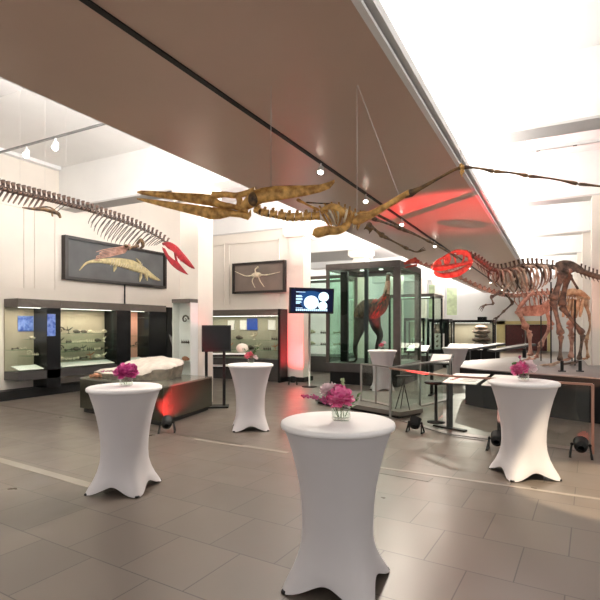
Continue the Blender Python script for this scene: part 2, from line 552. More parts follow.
ORD = ['leftmost', 'second from the left', 'third from the left', 'fourth from the left', 'fifth from the left',
       'sixth from the left', 'seventh from the left', 'eighth from the left', 'ninth from the left']
def area(name, loc, size, sy, e, col, rot):
    l = bpy.data.lights.new(name, 'AREA')
    l.shape = 'RECTANGLE'
    l.size, l.size_y, l.energy, l.color = size, sy, e, col
    o = bpy.data.objects.new(name, l)
    o.location = loc
    o.rotation_euler = rot
    COL.objects.link(o)
    return o
def spot(name, loc, target, e, col, ang, blend=.4, r=.012):
    l = bpy.data.lights.new(name, 'SPOT')
    l.energy, l.color, l.spot_size, l.spot_blend, l.shadow_soft_size = e, col, math.radians(ang), blend, r
    o = bpy.data.objects.new(name, l)
    o.location = loc
    o.rotation_euler = (V(target) - V(loc)).to_track_quat('-Z', 'Y').to_euler()
    COL.objects.link(o)
    return o

XF = -11.2
def wall_case(y0, y1, yd, label, back='case_back', left_open=False):
    """wall-hung showcase between y0 and y1, dark end pier from yd on"""
    t = thing('wall_showcase', label, 'showcase', (XL, y0, .45), 'showcases hung on the left wall')
    MB().box((XL + .01, y0, 2.20), (XF, y1 - .01, 2.40)).build('canopy', 'umber', t)
    MB().box((XL + .01, y0, .45), (XF, y1 - .01, .66)).build('base', 'darkgrey', t)
    MB().box((XL + .005, y0, .66), (XL + .03, yd, 2.20)).build('back_panel', back, t)
    MB().box((XL + .01, yd, .22), (XF, y1 - .012, 2.20)).build('end_pier', 'blackgloss', t)
    MB().box((XF - .012, y0 + .01, .66), (XF - .002, yd - .005, 2.20)).build('glass_front', 'glass', t)
    if left_open:
        MB().box((XL + .03, y0, .66), (XF - .01, y0 + .01, 2.20)).build('glass_side', 'glass', t)
    MB().box((XF - .16, y0 + .1, 2.185), (XF - .10, yd - .1, 2.199)).build('light_strip', 'ledglow', t)
    area('showcase_light', (XF - .14, (y0 + yd) / 2, 2.17), .06, yd - y0 - .2, 6.5 * (yd - y0), (1, .90, .72), (0, 0, 0))
    MB().slab((XF - .20, y0 + .06, .74), (XF - .20, yd - .06, .74), .34, .015, V((.25, 0, 1))).build('label_board', 'board', t)
    return t

T1 = wall_case(7.08, 8.21, 7.82, 'glass wall showcase at the far left end with a blue print inside', left_open=True)
T2 = wall_case(8.21, 10.52, 10.0, 'widest glass wall showcase with four rows of small fossils')
T3 = wall_case(10.52, 12.0, 11.25, 'glass wall showcase with a salmon panel, nearest the grey circle graphic')
MB().box((XL + .04, 7.4, 1.62), (XL + .05, 7.80, 2.0)).build('printed_panel', 'blue', T1)
MB().box((XF - .5, 7.825, 1.5), (XF + .004, 8.05, 2.05)).build('blue_print', 'blue', T1)
MB().box((XL + .04, 10.6, 1.65), (XL + .05, 10.9, 2.1)).build('printed_panel', 'greenwin', T3)
MB().box((XL + .032, 11.0, .70), (XL + .05, 11.25, 2.18)).build('salmon_panel', 'pink_panel', T3)
def shelf(t, y0, y1, z):
    MB().box((XL + .06, y0, z - .012), (XL + .42, y1, z)).build('glass_shelf', 'greenglass', t)
MATS = ['dark_fossil', 'dark_fossil', 'pale_fossil', 'pale_fossil', 'rust_fossil', 'dark_fossil', 'pale_fossil']
NM = {'dark_fossil': 'dark', 'pale_fossil': 'pale', 'rust_fossil': 'rust-red'}
KN = ['limb bone', 'skull', 'coiled shell', 'row of vertebrae', 'branching fossil']
rows = [(1.55, 'top'), (1.30, 'second'), (1.08, 'third'), (.85, 'bottom')]
pat = [[('dark_fossil', 2), ('dark_fossil', 4), ('dark_fossil', 1), ('dark_fossil', 1), ('pale_fossil', 1), ('pale_fossil', 3), ('pale_fossil', 1)],
       [('dark_fossil', 4), ('dark_fossil', 3), ('pale_fossil', 3), ('pale_fossil', 0), ('pale_fossil', 3), ('dark_fossil', 1), ('pale_fossil', 4)],
       [('dark_fossil', 2), ('dark_fossil', 0), ('dark_fossil', 1), ('dark_fossil', 4), ('dark_fossil', 3), ('pale_fossil', 0), ('dark_fossil', 0)],
       [('pale_fossil', 1), ('pale_fossil', 3), ('pale_fossil', 0), ('dark_fossil', 0), ('rust_fossil', 4), ('pale_fossil', 1), ('pale_fossil', 4)]]
for (z, rn), prow in zip(rows, pat):
    shelf(T2, 8.3, 9.92, z)
    for k, (mm, kd) in enumerate(prow):
        specimen((XL + .25, 8.42 + k * .23, z), kd, random.uniform(.19, .23), mm,
                 '%s %s, %s on the %s shelf of widest wall showcase' % (NM[mm], KN[kd], ORD[k], rn),
                 'fossils on the %s shelf of the widest showcase' % rn, PI / 2 + random.uniform(-.4, .4))
for z, lst, rn in ((1.42, [(7.62, 'pale_fossil', 1)], 'upper'), (1.18, [(7.2, 'dark_fossil', 0), (7.4, 'pale_fossil', 0)], 'middle'),
               (1.02, [(7.55, 'pale_fossil', 2), (7.72, 'pale_fossil', 3)], 'lower')):
    shelf(T1, lst[0][0] - .14, lst[-1][0] + .14, z)
    for k, (y, mm, kd) in enumerate(lst):
        specimen((XL + .25, y, z), kd, .16, mm, '%s %s on the %s shelf beside the blue print, %s' % (NM[mm], KN[kd], rn, ORD[k]),
                 'fossils in the leftmost showcase', PI / 2)
shelf(T3, 10.6, 11.2, 1.45)
shelf(T3, 10.6, 11.2, 1.12)
for k in range(3):
    specimen((XL + .25, 10.68 + .17 * k, 1.12), (3, 0, 2)[k], .16, 'dark_fossil',
             'dark %s in the showcase with the salmon panel, %s' % (KN[(3, 0, 2)[k]], ORD[k]), 'fossils beside the salmon panel', PI / 2)

# grey circle graphic beside the showcases
g = thing('graphic_panel', 'black panel printed with a large grey spiral, right of the wall showcases', 'panel', (XL, 12.05, .22))
MB().box((XL + .01, 12.05, .22), (XF, 12.95, 2.36)).build('board', 'black', g)
def arc_plate(mb, c, r0, r1, a0, a1, x, t=.006, n=16, clip=None):
    """ring sector in a plane x = const; c=(y, z)"""
    for k in range(n):
        b0, b1 = a0 + (a1 - a0) * k / n, a0 + (a1 - a0) * (k + 1) / n
        q = [(c[0] + r * math.cos(b), c[1] + r * math.sin(b)) for r, b in ((r0, b0), (r1, b0), (r1, b1), (r0, b1))]
        if clip and any(not (clip[0] < y < clip[1]) for y, z in q):
            continue
        mb.plate([(x, y, z) for y, z in q], (1, 0, 0), t)
r = MB()
for k in range(3):
    arc_plate(r, (12.62, 1.85), .08 + .11 * k, .15 + .115 * k, 0, 2 * PI, XF + .004, clip=(12.07, 12.93), n=28)
r.plate([(XF + .004, 12.10, 1.5), (XF + .004, 12.5, .5), (XF + .004, 12.7, .5), (XF + .004, 12.35, 1.35)], (1, 0, 0), .006)
r.build('printed_spiral', 'greypic', g)
# framed marine reptile relief on the left wall
px_ = XL
fp = thing('framed_relief', 'long grey framed panel with a straw-coloured marine reptile fossil above the showcases', 'framed fossil',
           (XL, 8.64, 3.01))
MB().box((XL + .01, 8.70, 3.06), (XL + .09, 12.36, 4.12)).build('backing', 'slatepic', fp)
fr = MB()
fr.box((XL + .005, 8.62, 3.0), (XL + .16, 8.72, 4.18)).box((XL + .005, 12.34, 3.0), (XL + .16, 12.44, 4.18))
fr.box((XL + .005, 8.72, 3.0), (XL + .16, 12.34, 3.08)).box((XL + .005, 8.72, 4.10), (XL + .16, 12.34, 4.18))
fr.build('frame', 'blackframe', fp)
def relief(pts, x, t=.02):
    m = MB()
    m.plate([(x, y, z) for y, z in pts], (1, 0, 0), t)
    return m
X2 = XL + .10
MB().curve([(X2, 9.10, 3.28), (X2, 9.35, 3.52), (X2, 9.8, 3.62), (X2, 10.4, 3.66), (X2, 11.0, 3.62), (X2, 11.5, 3.5), (X2, 11.85, 3.35), (X2, 12.2, 3.26)],
           [.012, .035, .06, .13, .17, .12, .09, .015], 8, 4, flat=.35, up=V((0, 0, 1))).build('fossil_body', 'yellowrelief', fp)
pd = MB()
for (y, z), (y2, z2) in (((11.4, 3.6), (11.15, 3.86)), ((11.35, 3.45), (11.3, 3.14)), ((10.35, 3.6), (10.28, 3.36)), ((11.5, 3.45), (11.62, 3.2))):
    pd.tube([(X2, y, z), (X2 + .01, (y + y2) / 2, (z + z2) / 2), (X2, y2, z2)], [.03, .055, .015], 6)
pd.build('fossil_paddle', 'yellowrelief', fp)
rb = MB()
for k in range(14):
    y = 10.2 + k * .09
    rb.tube([(X2 + .035, y, 3.72), (X2 + .05, y - .03, 3.6), (X2 + .03, y - .07, 3.52)], .008, 5)
rb.build('fossil_rib', 'creamrelief', fp)
solo('cable_pipe', MB().tube([(XL + .03, 10.76, 2.40), (XL + .03, 10.76, 3.0)], .022, 6), 'black',
     'thin black cable pipe between the long framed relief and the showcase', 'pipe', loc=(XL + .03, 10.76, 2.4))

# second framed relief, alcove wall
p2 = thing('framed_relief', 'dark framed taupe panel with a cream winged reptile fossil on the alcove wall', 'framed fossil', (-9.65, 13.6, 2.8))
xa, xb = -9.66, -7.64
MB().box((xa + .05, 13.52, 2.88), (xb - .05, 13.58, 3.78)).build('backing', 'taupepic', p2)
fr = MB()
fr.box((xa, 13.46, 2.83), (xa + .07, 13.595, 3.84)).box((xb - .07, 13.46, 2.83), (xb, 13.595, 3.84))
fr.box((xa + .07, 13.46, 2.83), (xb - .07, 13.595, 2.90)).box((xa + .07, 13.46, 3.77), (xb - .07, 13.595, 3.84))
fr.build('frame', 'blackframe', p2)
cx, cz = -8.72, 3.42
q = MB()
q.ball((cx, 13.51, cz), (.20, .03, .09), 12, 6)
q.curve([(cx, 13.51, cz + .02), (cx - .05, 13.5, cz + .17), (cx + .08, 13.5, cz + .25)], [.03, .02, .035], 6, 4)
q.build('fossil_body', 'creamrelief', p2)
q = MB()
q.curve([(cx - .1, 13.5, cz), (cx - .4, 13.5, cz - .02), (cx - .85, 13.5, cz + .16)], [.03, .02, .008], 6, 4)
q.curve([(cx + .1, 13.5, cz), (cx + .4, 13.5, cz - .02), (cx + .9, 13.5, cz + .05)], [.03, .02, .008], 6, 4)
q.build('fossil_wing', 'creamrelief', p2)
q = MB()
q.curve([(cx - .08, 13.5, cz - .05), (cx - .16, 13.5, cz - .2), (cx - .05, 13.5, cz - .42)], [.02, .018, .01], 6, 4)
q.curve([(cx + .08, 13.5, cz - .05), (cx + .14, 13.5, cz - .2), (cx + .3, 13.5, cz - .40)], [.02, .018, .01], 6, 4)
q.build('fossil_leg', 'creamrelief', p2)

# niche case on the first pillar
n = thing('pillar_showcase', 'narrow white-backed showcase fixed to the front of the pillar with three fossils', 'showcase', (-7.3, 8.4, .3))
MB().box((-7.57, 8.28, 2.26), (-7.05, 8.54, 2.34)).build('top', 'umber', n)
MB().box((-7.55, 8.505, .3), (-7.07, 8.54, 2.26)).build('back_panel', 'white', n)
MB().box((-7.57, 8.28, .22), (-7.05, 8.54, .3)).build('base', 'umber', n)
MB().box((-7.565, 8.285, .3), (-7.055, 8.295, 2.26)).build('glass_front', 'glass', n)
MB().box((-7.57, 8.30, .3), (-7.55, 8.54, 2.26)).box((-7.07, 8.30, .3), (-7.05, 8.54, 2.26)).build('side_panel', 'white', n)
for (z, mm, kd, s, lb) in ((1.80, 'dark_fossil', 2, .22, 'curled dark claw fossil, topmost in the pillar showcase'),
                           (1.36, 'dark_fossil', 3, .22, 'dark vertebra fossil in the middle of the pillar showcase'),
                           (.98, 'rust_fossil', 1, .2, 'rust-brown lump fossil, lowest in the pillar showcase')):
    specimen((-7.3, 8.41, z), kd, s, mm, lb, 'fossils in the pillar showcase')
    MB().box((-7.42, 8.34, z - .012), (-7.18, 8.505, z)).build('glass_shelf', 'white', n)

# alcove showcase
t = thing('alcove_showcase', 'wide olive-lined showcase with small cards across the alcove wall', 'showcase', (-9.0, 13.3, 0))
ax, bx, yf = -10.9, -7.66, 13.1
MB().box((ax, yf, 2.08), (bx, 13.595, 2.28)).build('canopy', 'umber', t)
MB().box((ax, 13.55, .7), (bx, 13.59, 2.08)).build('back_panel', 'case_back_green', t)
MB().box((ax, yf, .42), (bx, 13.595, .70)).build('base', 'darkgrey', t)
MB().box((bx, yf - .02, 0), (bx + .09, 13.53, 2.28)).build('end_pier', 'blackgloss', t)
MB().box((ax, yf + .15, 0), (bx, 13.595, .42)).build('drawer_unit', 'darkgrey', t)
MB().box((ax, yf + .005, .7), (bx, yf + .015, 2.08)).build('glass_front', 'glass', t)
MB().box((ax + .1, yf + .1, 2.06), (bx - .1, yf + .16, 2.078)).build('light_strip', 'ledglow', t)
area('showcase_light', ((ax + bx) / 2, yf + .14, 2.04), 2.8, .06, 8, (1, .90, .72), (0, 0, 0))
for z in (1.30, .98):
    MB().box((ax + .1, yf + .2, z - .012), (bx - .1, yf + .42, z)).build('glass_shelf', 'greenglass', t)
for x, mm, nm in ((-9.75, 'board', 'leftmost white card'), (-9.25, 'board', 'white card left of the blue card'), (-8.9, 'bluecard', 'blue card'),
                  (-8.15, 'board', 'rightmost white card')):
    wd = .13 if mm == 'board' else .2
    solo('picture_card', MB().box((x - wd, 13.52, 1.62), (x + wd, 13.545, 2.0 if mm == 'bluecard' else 1.94)), mm,
         nm + ' on the back of the olive-lined alcove showcase', 'card', 'cards in the alcove showcase', (x, 13.53, 1.62))
k = 0
for z, xs in ((1.30, (-9.95, -9.35, -8.75, -7.95)), (.98, (-9.7, -9.25, -8.9, -8.6, -8.25, -7.95))):
    for x in xs:
        mm = ('dark_fossil', 'dark_fossil', 'pale_fossil', 'dark_fossil', 'rust_fossil')[k % 5]
        kd = (4, 1, 4, 3, 4)[k % 5]
        specimen((x, yf + .31, z), kd, .28, mm, '%s %s, %s on the %s shelf of the alcove showcase' %
                 (NM[mm], KN[kd], ORD[xs.index(x)], 'upper' if z > 1.2 else 'lower'), 'fossils in the alcove showcase')
        k += 1

# ------------------------------------------------------------------ monitor on stand beside the pillar
c = at(216.5, 338.5, 10.55)
mo_ = thing('monitor_stand', 'black flat monitor on a two-legged black stand beside the first pillar', 'monitor', (c.x, c.y, 0))
R = Matrix.Rotation(YAW + .1, 3, 'Z')
def rbox(mb, c, lo, hi, R=R):
    c = V(c)
    vs = V(lo) + c, V(hi) + c
    mb.box(vs[0], vs[1], R, c)
    return mb
rbox(MB(), c, (-.31, -.03, -.285), (.31, .03, .285)).build('casing', 'black', mo_)
rbox(MB(), c, (-.285, -.036, -.24), (.285, -.03, .255)).build('screen', 'blackgloss', mo_)
for sx in (-.22, .16):
    rbox(MB(), (c.x, c.y, 0), (sx - .03, .02, 0), (sx + .03, .07, c.z - .2)).build('leg', 'black', mo_)
rbox(MB(), (c.x, c.y, 0), (-.3, -.15, 0), (.26, .22, .03)).build('base_plate', 'black', mo_)
# sloping desk behind
dc = at(232, 376, 12.0)
dk = thing('display_desk', 'black two-tier display desk with white sloping boards behind the monitor', 'desk', (dc.x, dc.y, 0))
for z in (.78, 1.06):
    rbox(MB(), (dc.x, dc.y, z), (-.55, -.3, -.04), (.45, .3, 0)).build('shelf', 'black', dk)
    rbox(MB(), (dc.x, dc.y, z), (-.5, -.27, 0), (.4, .15, .02)).build('label_board', 'board', dk)
for sx in (-.52, .38):
    rbox(MB(), (dc.x, dc.y, 0), (sx, -.26, 0), (sx + .05, .26, 1.02)).build('leg', 'black', dk)
sp = MB().ball((0, 0, .12), (.16, .13, .125), 12, 8)
o = sp.build('stone_specimen', 'stone'); q = R @ V((.25, .05, 0)); o.location = (dc.x + q.x, dc.y + q.y, 1.079)
tag(o, 'rounded tan stone lying on the black display desk', 'stone')

# ------------------------------------------------------------------ olive plinth with fossil slab
PB = [(-8.61, 6.74), (-6.07, 6.42), (-6.38, 8.18), (-8.95, 8.22)]
def inset(P, k):
    c = V((sum(p[0] for p in P) / len(P), sum(p[1] for p in P) / len(P)))
    out = []
    for p in P:
        d = V(p) - c
        out.append(tuple(c + d * (1 - k / d.length)))
    return out
b = thing('display_plinth', 'low glossy dark olive plinth standing on the floor behind the left table', 'plinth', (-7.4, 7.4, 0))
MB().prism(inset(PB, .08), 0, .09).build('recessed_base', 'black', b)
MB().prism(PB, .09, .67).build('body', 'olive', b)
MB().prism(PB, .67, .70).build('top', 'olivetop', b)
# stone slab
def rock(c, rz, sx, sy, sz, seed, tilt):
    rnd = random.Random(seed)
    m = MB()
    nu, nv = 26, 18
    vs, fs = [], []
    hmap = {}
    def hh(i, j):
        return rnd.uniform(-.018, .018)
    top, bot = [], []
    for j in range(nv + 1):
        for i in range(nu + 1):
            x, y = i / nu * 2 - 1, j / nv * 2 - 1
            rr = 1 + .07 * math.sin(5 * math.atan2(y, x) + seed) + .04 * math.sin(11 * math.atan2(y, x))
            # square to rounded outline
            k = (1 - .22 * (x * x * y * y))
            X, Y = x * sx * rr * k, y * sy * rr * k
            e = max(abs(x), abs(y))
            z = sz * (1 - .35 * e ** 6) + hh(i, j) + .05 * math.sin(3.1 * x + 2 * y) + tilt * (Y + .3 * X)
            top.append(V((X, Y, max(z, .1))))
            bot.append(V((X * .93, Y * .93, 0)))
    R_ = Matrix.Rotation(rz, 3, 'Z')
    vs = [R_ @ p + V(c) for p in top + bot]
    W = nu + 1
    n0 = len(top)
    ft = [(j * W + i, j * W + i + 1, (j + 1) * W + i + 1, (j + 1) * W + i) for j in range(nv) for i in range(nu)]
    m._add(vs, ft, True)
    rim = [i for i in range(W)] + [j * W + nu for j in range(1, nv + 1)] + [nv * W + i for i in range(nu - 1, -1, -1)] + [j * W for j in range(nv - 1, 0, -1)]
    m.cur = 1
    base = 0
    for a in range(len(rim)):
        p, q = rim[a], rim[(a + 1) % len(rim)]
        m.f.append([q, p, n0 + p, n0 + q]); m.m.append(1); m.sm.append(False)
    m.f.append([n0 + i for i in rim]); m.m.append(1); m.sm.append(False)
    return m
rc = V((-7.62, 7.38, .70))
solo('fossil_slab', rock(rc, .1, .90, .56, .27, 3, .22), ['stone', 'stoneside'],
     'rough pale stone fossil slab lying on the dark olive plinth', 'fossil slab', loc=rc)
pc = V((-8.25, 6.85, .70))
pl = MB()
pl.bone((-8.45, 6.85, .73), (-8.15, 6.90, .75), .02).ball((-8.3, 6.88, .75), (.09, .06, .05), 8, 6)
solo('fossil_fragment', pl, 'rust_fossil', 'small reddish fossil fragment beside the pale slab on the plinth', 'fossil', loc=pc)

# ------------------------------------------------------------------ cocktail tables
def make_table():
    t = thing('cocktail_table', 'x', 'table', (0, 0, 0), 'cocktail tables under white stretch covers', local=True)
    seg = 64
    prof = [(1.065, .372), (1.0, .350), (.9, .318), (.78, .288), (.65, .262), (.52, .247), (.40, .243), (.30, .250), (.20, .272), (.12, .300), (.05, .33), (0.0, .345)]
    rings = []
    for z, r in prof:
        ring = []
        for k in range(seg):
            a = 2 * PI * k / seg
            lobe = .5 + .5 * math.cos(4 * (a - PI / 4))          # 1 on the feet
            low = max(0, 1 - z / .42) ** 1.6
            rr = r * (1 + low * (.20 * lobe ** 3 - .19 * (1 - lobe) - .02))
            zz = z if z > .25 else z + (0.085 * (1 - lobe)) * (1 - z / .25)
            ring.append(V((rr * math.cos(a), rr * math.sin(a), zz + .004)))
        rings.append(ring)
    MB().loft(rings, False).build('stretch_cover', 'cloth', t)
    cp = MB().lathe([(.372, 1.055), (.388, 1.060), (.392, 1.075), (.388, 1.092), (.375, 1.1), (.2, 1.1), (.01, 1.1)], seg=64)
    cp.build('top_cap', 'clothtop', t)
    for k in range(4):
        a = k * PI / 2
        MB().lathe([(.028, 0), (.03, .01), (.022, .02)], (.385 * math.cos(a + PI / 4), .385 * math.sin(a + PI / 4), 0), 12).build('foot', 'black', t)
    return t
TB = [(-4.15, 3.81, 'white cocktail table at the left, nearest the olive plinth', .35),
      (-1.34, 3.10, 'largest white cocktail table in the foreground centre, with pink and white flowers', .1),
      (-.36, 6.36, 'white cocktail table at the right in front of the dinosaur platform', .55),
      (-4.66, 7.03, 'white cocktail table between the olive plinth and the pillar with the screen', .62),
      (-4.20, 12.75, 'narrow-looking white cocktail table right in front of the glass bird case', .5),
      (-2.75, 15.31, 'farthest cocktail table, greyish behind the glass barrier', .3)]
proto = make_table()
for i, (x, y, lb, rz) in enumerate(TB):
    o = proto if i == 0 else copy_tree(proto)
    o.location = (x, y, 0)
    o.rotation_euler = (0, 0, rz)
    o['label'] = lb

# ------------------------------------------------------------------ flowers
def bloom_mesh(n, r, seed, squash=.8):
    rnd = random.Random(seed)
    m = MB()
    m.ball((0, 0, 0), (r * .62, r * .62, r * .5), 10, 6)
    for k in range(n):
        z = 1 - 2 * (k + .5) / n * .88
        a = k * 2.39996
        s = math.sqrt(max(0, 1 - z * z))
        d = V((s * math.cos(a), s * math.sin(a), z * squash)).normalized()
        d = (d + V((rnd.uniform(-.12, .12), rnd.uniform(-.12, .12), rnd.uniform(-.12, .12)))).normalized()
        si, u = frame_of(d)
        rot = rnd.uniform(-.6, .6)
        si, u = si * math.cos(rot) + u * math.sin(rot), u * math.cos(rot) - si * math.sin(rot)
        c = V((d.x * r, d.y * r, d.z * r * squash)) * rnd.uniform(.62, 1.08)
        w = r * rnd.uniform(.22, .32)
        b = c - d * r * .3
        t_ = c + d * r * .12
        vs = [b - si * w * .35, b + si * w * .35, c + si * w + u * w * .1, t_ + si * w * .7 + u * w * .45, t_ + d * w * .3 + u * w * .55, t_ - si * w * .7 + u * w * .45, c - si * w + u * w * .1]
        m._add(vs, [(0, 1, 2, 6), (6, 2, 3, 5), (5, 3, 4)], True)
    return m
def leaf_mb(m, p, d, L, w):
    p, d = V(p), V(d).normalized()
    s, u = frame_of(d)
    vs = [p]
    for t, k in ((.25, .7), (.5, 1), (.75, .7)):
        c = p + d * L * t - u * L * .12 * math.sin(PI * t) * -1
        vs += [c - s * w * k, c + u * -.15 * w, c + s * w * k]
    vs.append(p + d * L - u * L * .05)
    m._add(vs, [(0, 2, 1), (0, 3, 2), (1, 2, 5, 4), (2, 3, 6, 5), (4, 5, 8, 7), (5, 6, 9, 8), (7, 8, 10), (8, 9, 10)], True)
    return m
def flower(base, head, r, mt, label, n=110, seed=1, leaves=1, grp=None, name='flower'):
    base, head = V(base), V(head)
    t = thing(name, label, 'flower', base, grp)
    hb = bloom_mesh(n, r, seed)
    ax = (head - base).normalized()
    q = V((0, 0, 1)).rotation_difference(ax)
    for i in range(len(hb.v)):
        hb.v[i] = q @ hb.v[i] + head
    hb.build('bloom', mt, t)
    mid = (base + head) / 2 + V((.004, .004, 0))
    MB().curve([base, mid, head - ax * r * .4], .0035, 6, 4).build('stem', 'stem', t)
    for k in range(leaves):
        a = k * 2.4 + seed
        leaf_mb(MB(), base * .35 + head * .65, V((math.cos(a), math.sin(a), .5)), r * 1.5, r * .4).build('leaf', 'leaf', t)
    return t
def vase(x, y, z, r, h, label):
    t = thing('glass_vase', label, 'vase', (x, y, z), 'clear glass vases on the tables')
    MB().lathe([(r * .9, z + .001), (r, z + .008), (r, z + h), (r * .95, z + h), (r * .93, z + .016), (.002, z + .014)], (x, y, 0), 24).build('glass', 'vglass', t)
    MB().lathe([(r * .9, z + .018), (r * .9, z + h * .62), (.002, z + h * .62)], (x, y, 0), 24).build('water', 'water', t)
    return t
def sprig(base, pts, mt, label, r=.006, n=26, seed=5):
    t = thing('flower_sprig', label, 'flower', base)
    P, _ = spline([V(base)] + [V(p) for p in pts], [1] * (len(pts) + 1), 8)
    MB().tube(P, .0025, 5).build('stem', 'stem', t)
    rnd = random.Random(seed)
    m = MB()
    k0 = int(len(P) * .38)
    for k in range(n):
        i = k0 + int((len(P) - 1 - k0) * k / (n - 1))
        fall = 1 - .7 * k / n
        c = P[i] + V((rnd.uniform(-1, 1), rnd.uniform(-1, 1), rnd.uniform(-1, 1))) * r * 2.6 * fall
        m.ball(c, r * rnd.uniform(.7, 1.3), 6, 4)
    m.build('flower_spike', mt, t)
    return t
RT = V((CS, SN, 0))      # sideways as seen from the camera
def P3(tx, ty, dx, z, dy=0.0):
    return V((tx, ty, 0)) + RT * dx + V((-SN, CS, 0)) * dy + V((0, 0, 1.1 + z))
# centre table bouquet
x, y = -1.31, 3.14
bx_, by_ = x, y
x, y = (V((x, y, 0)) + RT * -.02).xy
vase(x, y, 1.101, .066, .10, 'clear glass vase holding pink flowers on the largest front table')
c0 = P3(x, y, 0, .018)
flower(c0, P3(x, y, -.012, .155, -.01), .088, 'pink', 'large bright pink hydrangea-like bloom in the vase on the front table', 190, 3, 1)
flower(P3(x, y, -.015, .02), P3(x, y, -.085, .205, .03), .056, 'blush', 'white and blush bloom behind the pink one on the front table', 120, 4, 1)
sprig(P3(x, y, -.02, .02, .01), [P3(x, y, -.08, .12, 0), P3(x, y, -.16, .16, -.02), P3(x, y, -.27, .165, -.02)], 'sprig',
      'feathery mauve sprig arching left from the front table vase', .0085, 46)
sprig(P3(x, y, .02, .02, .015), [P3(x, y, .0, .19, .03), P3(x, y, .018, .285, .03)], 'bud', 'upright sprig of pale green buds in the front table vase', .009, 16, 8)
t = sprig(P3(x, y, .025, .02), [P3(x, y, .07, .1, 0), P3(x, y, .12, .15, 0)], 'leaf', 'leafy green sprig leaning right in the front table vase', .006, 8, 9)
m = MB()
for dx, dz, d in ((.06, .11, (1, .4, .8)), (.09, .13, (1, 0, .9)), (.07, .09, (1, .5, .1)), (.11, .15, (.8, .4, 1))):
    dd = RT * d[0] + V((0, 0, d[2])) + V((-SN, CS, 0)) * d[1]
    leaf_mb(m, P3(x, y, dx, dz), dd, .055, .016)
m.build('leaf', 'leaf', t)
# left table bouquet
x, y = -4.15, 3.83
vase(x, y, 1.101, .07, .085, 'clear glass vase holding magenta flowers on the left table')
flower(P3(x, y, 0, .018), P3(x, y, .01, .15, -.01), .108, 'magenta', 'full magenta bloom in the vase on the left table', 190, 6, 2)
flower(P3(x, y, -.015, .02), P3(x, y, -.105, .14, .02), .045, 'magenta', 'small dark magenta bloom left of the full one on the left table', 60, 7, 1)
sprig(P3(x, y, -.02, .02, .01), [P3(x, y, -.08, .12, 0), P3(x, y, -.17, .16, .02), P3(x, y, -.29, .15, .04)], 'sprig',
      'thin mauve sprig arching left over the left table', .006, 30, 12)
# right table bouquet
x, y = -.36, 6.38
vase(x, y, 1.101, .06, .075, 'clear glass vase holding pink flowers on the right table')
flower(P3(x, y, 0, .018), P3(x, y, -.05, .14, -.01), .092, 'pink', 'bright pink bloom at the left of the right table vase', 150, 21, 1)
flower(P3(x, y, .015, .018), P3(x, y, .06, .165, .02), .088, 'blush', 'paler pink bloom at the right of the right table vase', 150, 22, 1)
sprig(P3(x, y, -.01, .02, .02), [P3(x, y, -.03, .2, .02), P3(x, y, -.04, .30, .02)], 'sprig', 'upright dark pink sprig above the right table vase', .008, 24, 14)
sprig(P3(x, y, -.02, .02, .0), [P3(x, y, -.08, .17, .0), P3(x, y, -.12, .22, .0)], 'leaf', 'green leafy sprig left of the blooms on the right table', .011, 12, 15)
# table by the plinth
x, y = -4.66, 7.05
vase(x, y, 1.101, .055, .08, 'clear glass vase on the table between plinth and screen pillar')
flower(P3(x, y, 0, .018), P3(x, y, -.035, .14, -.01), .075, 'coral', 'coral pink bloom on the table between plinth and screen pillar', 100, 31, 1)
flower(P3(x, y, .015, .018), P3(x, y, .07, .11, .02), .045, 'blush', 'small pale bloom beside the coral one on the middle table', 60, 32, 2)
sprig(P3(x, y, .01, .02, .01), [P3(x, y, .04, .2, .02), P3(x, y, .12, .28, .02)], 'stem', 'dark green sprig above the coral bloom on the middle table', .012, 18, 33)
sprig(P3(x, y, -.01, .02, .01), [P3(x, y, -.07, .2, .02), P3(x, y, -.14, .26, .02)], 'leaf', 'green sprig leaning left of the coral bloom on the middle table', .010, 14, 34)
x, y = -4.20, 12.77
vase(x, y, 1.101, .055, .08, 'clear glass vase on the table in front of the glass bird case')
flower(P3(x, y, 0, .018), P3(x, y, -.03, .13, -.01), .07, 'coral', 'pinkish bloom on the table in front of the glass bird case', 80, 41, 1)
flower(P3(x, y, .015, .018), P3(x, y, .05, .20, .02), .055, 'blush', 'pale bloom standing higher on the table before the bird case', 60, 42, 1)

# ------------------------------------------------------------------ low floor plinth
LP = [(-4.85, 9.95), (-2.62, 9.02), (-2.35, 9.65), (-3.4, 12.0), (-5.0, 11.2)]
b = thing('low_floor_plinth', 'low grey step-like plinth under the glass barrier in front of the bird case', 'plinth', (-3.7, 10.3, 0))
MB().prism(inset(LP, .06), 0, .05).build('recessed_base', 'black', b)
MB().prism(LP, .05, .13).build('top_slab', 'greyplinth', b)

# ------------------------------------------------------------------ TV pole at the pillar
a1, a2 = at(289.5, 300, 13.75), at(333.5, 301.5, 14.25)
c = (a1 + a2) / 2
dirv = (a2 - a1); dirv.z = 0; W2 = dirv.length / 2
ang = math.atan2(dirv.y, dirv.x)
RTV = Matrix.Rotation(ang, 3, 'Z') @ Matrix.Rotation(math.radians(4), 3, 'X')
tv = thing('information_screen', 'black screen showing white circles on blue, on a pole beside the red-lit pillar', 'screen', (c.x, c.y, 0))
H2 = .365
rbox(MB(), c, (-W2, -.02, -H2), (W2, .05, H2), RTV).build('casing', 'black', tv)
rbox(MB(), c, (-W2 + .04, -.026, -H2 + .05), (W2 - .04, -.02, H2 - .04), RTV).build('display', 'screen', tv)
def tvp(x, z, k=.03):
    return RTV @ V((x, -k, z)) + c
def disc(mb, x, z, rx, rz_, k=.03, n=28):
    mb.plate([tvp(x + rx * math.cos(2 * PI * j / n), z + rz_ * math.sin(2 * PI * j / n), k) for j in range(n)], RTV @ V((0, -1, 0)), .004)
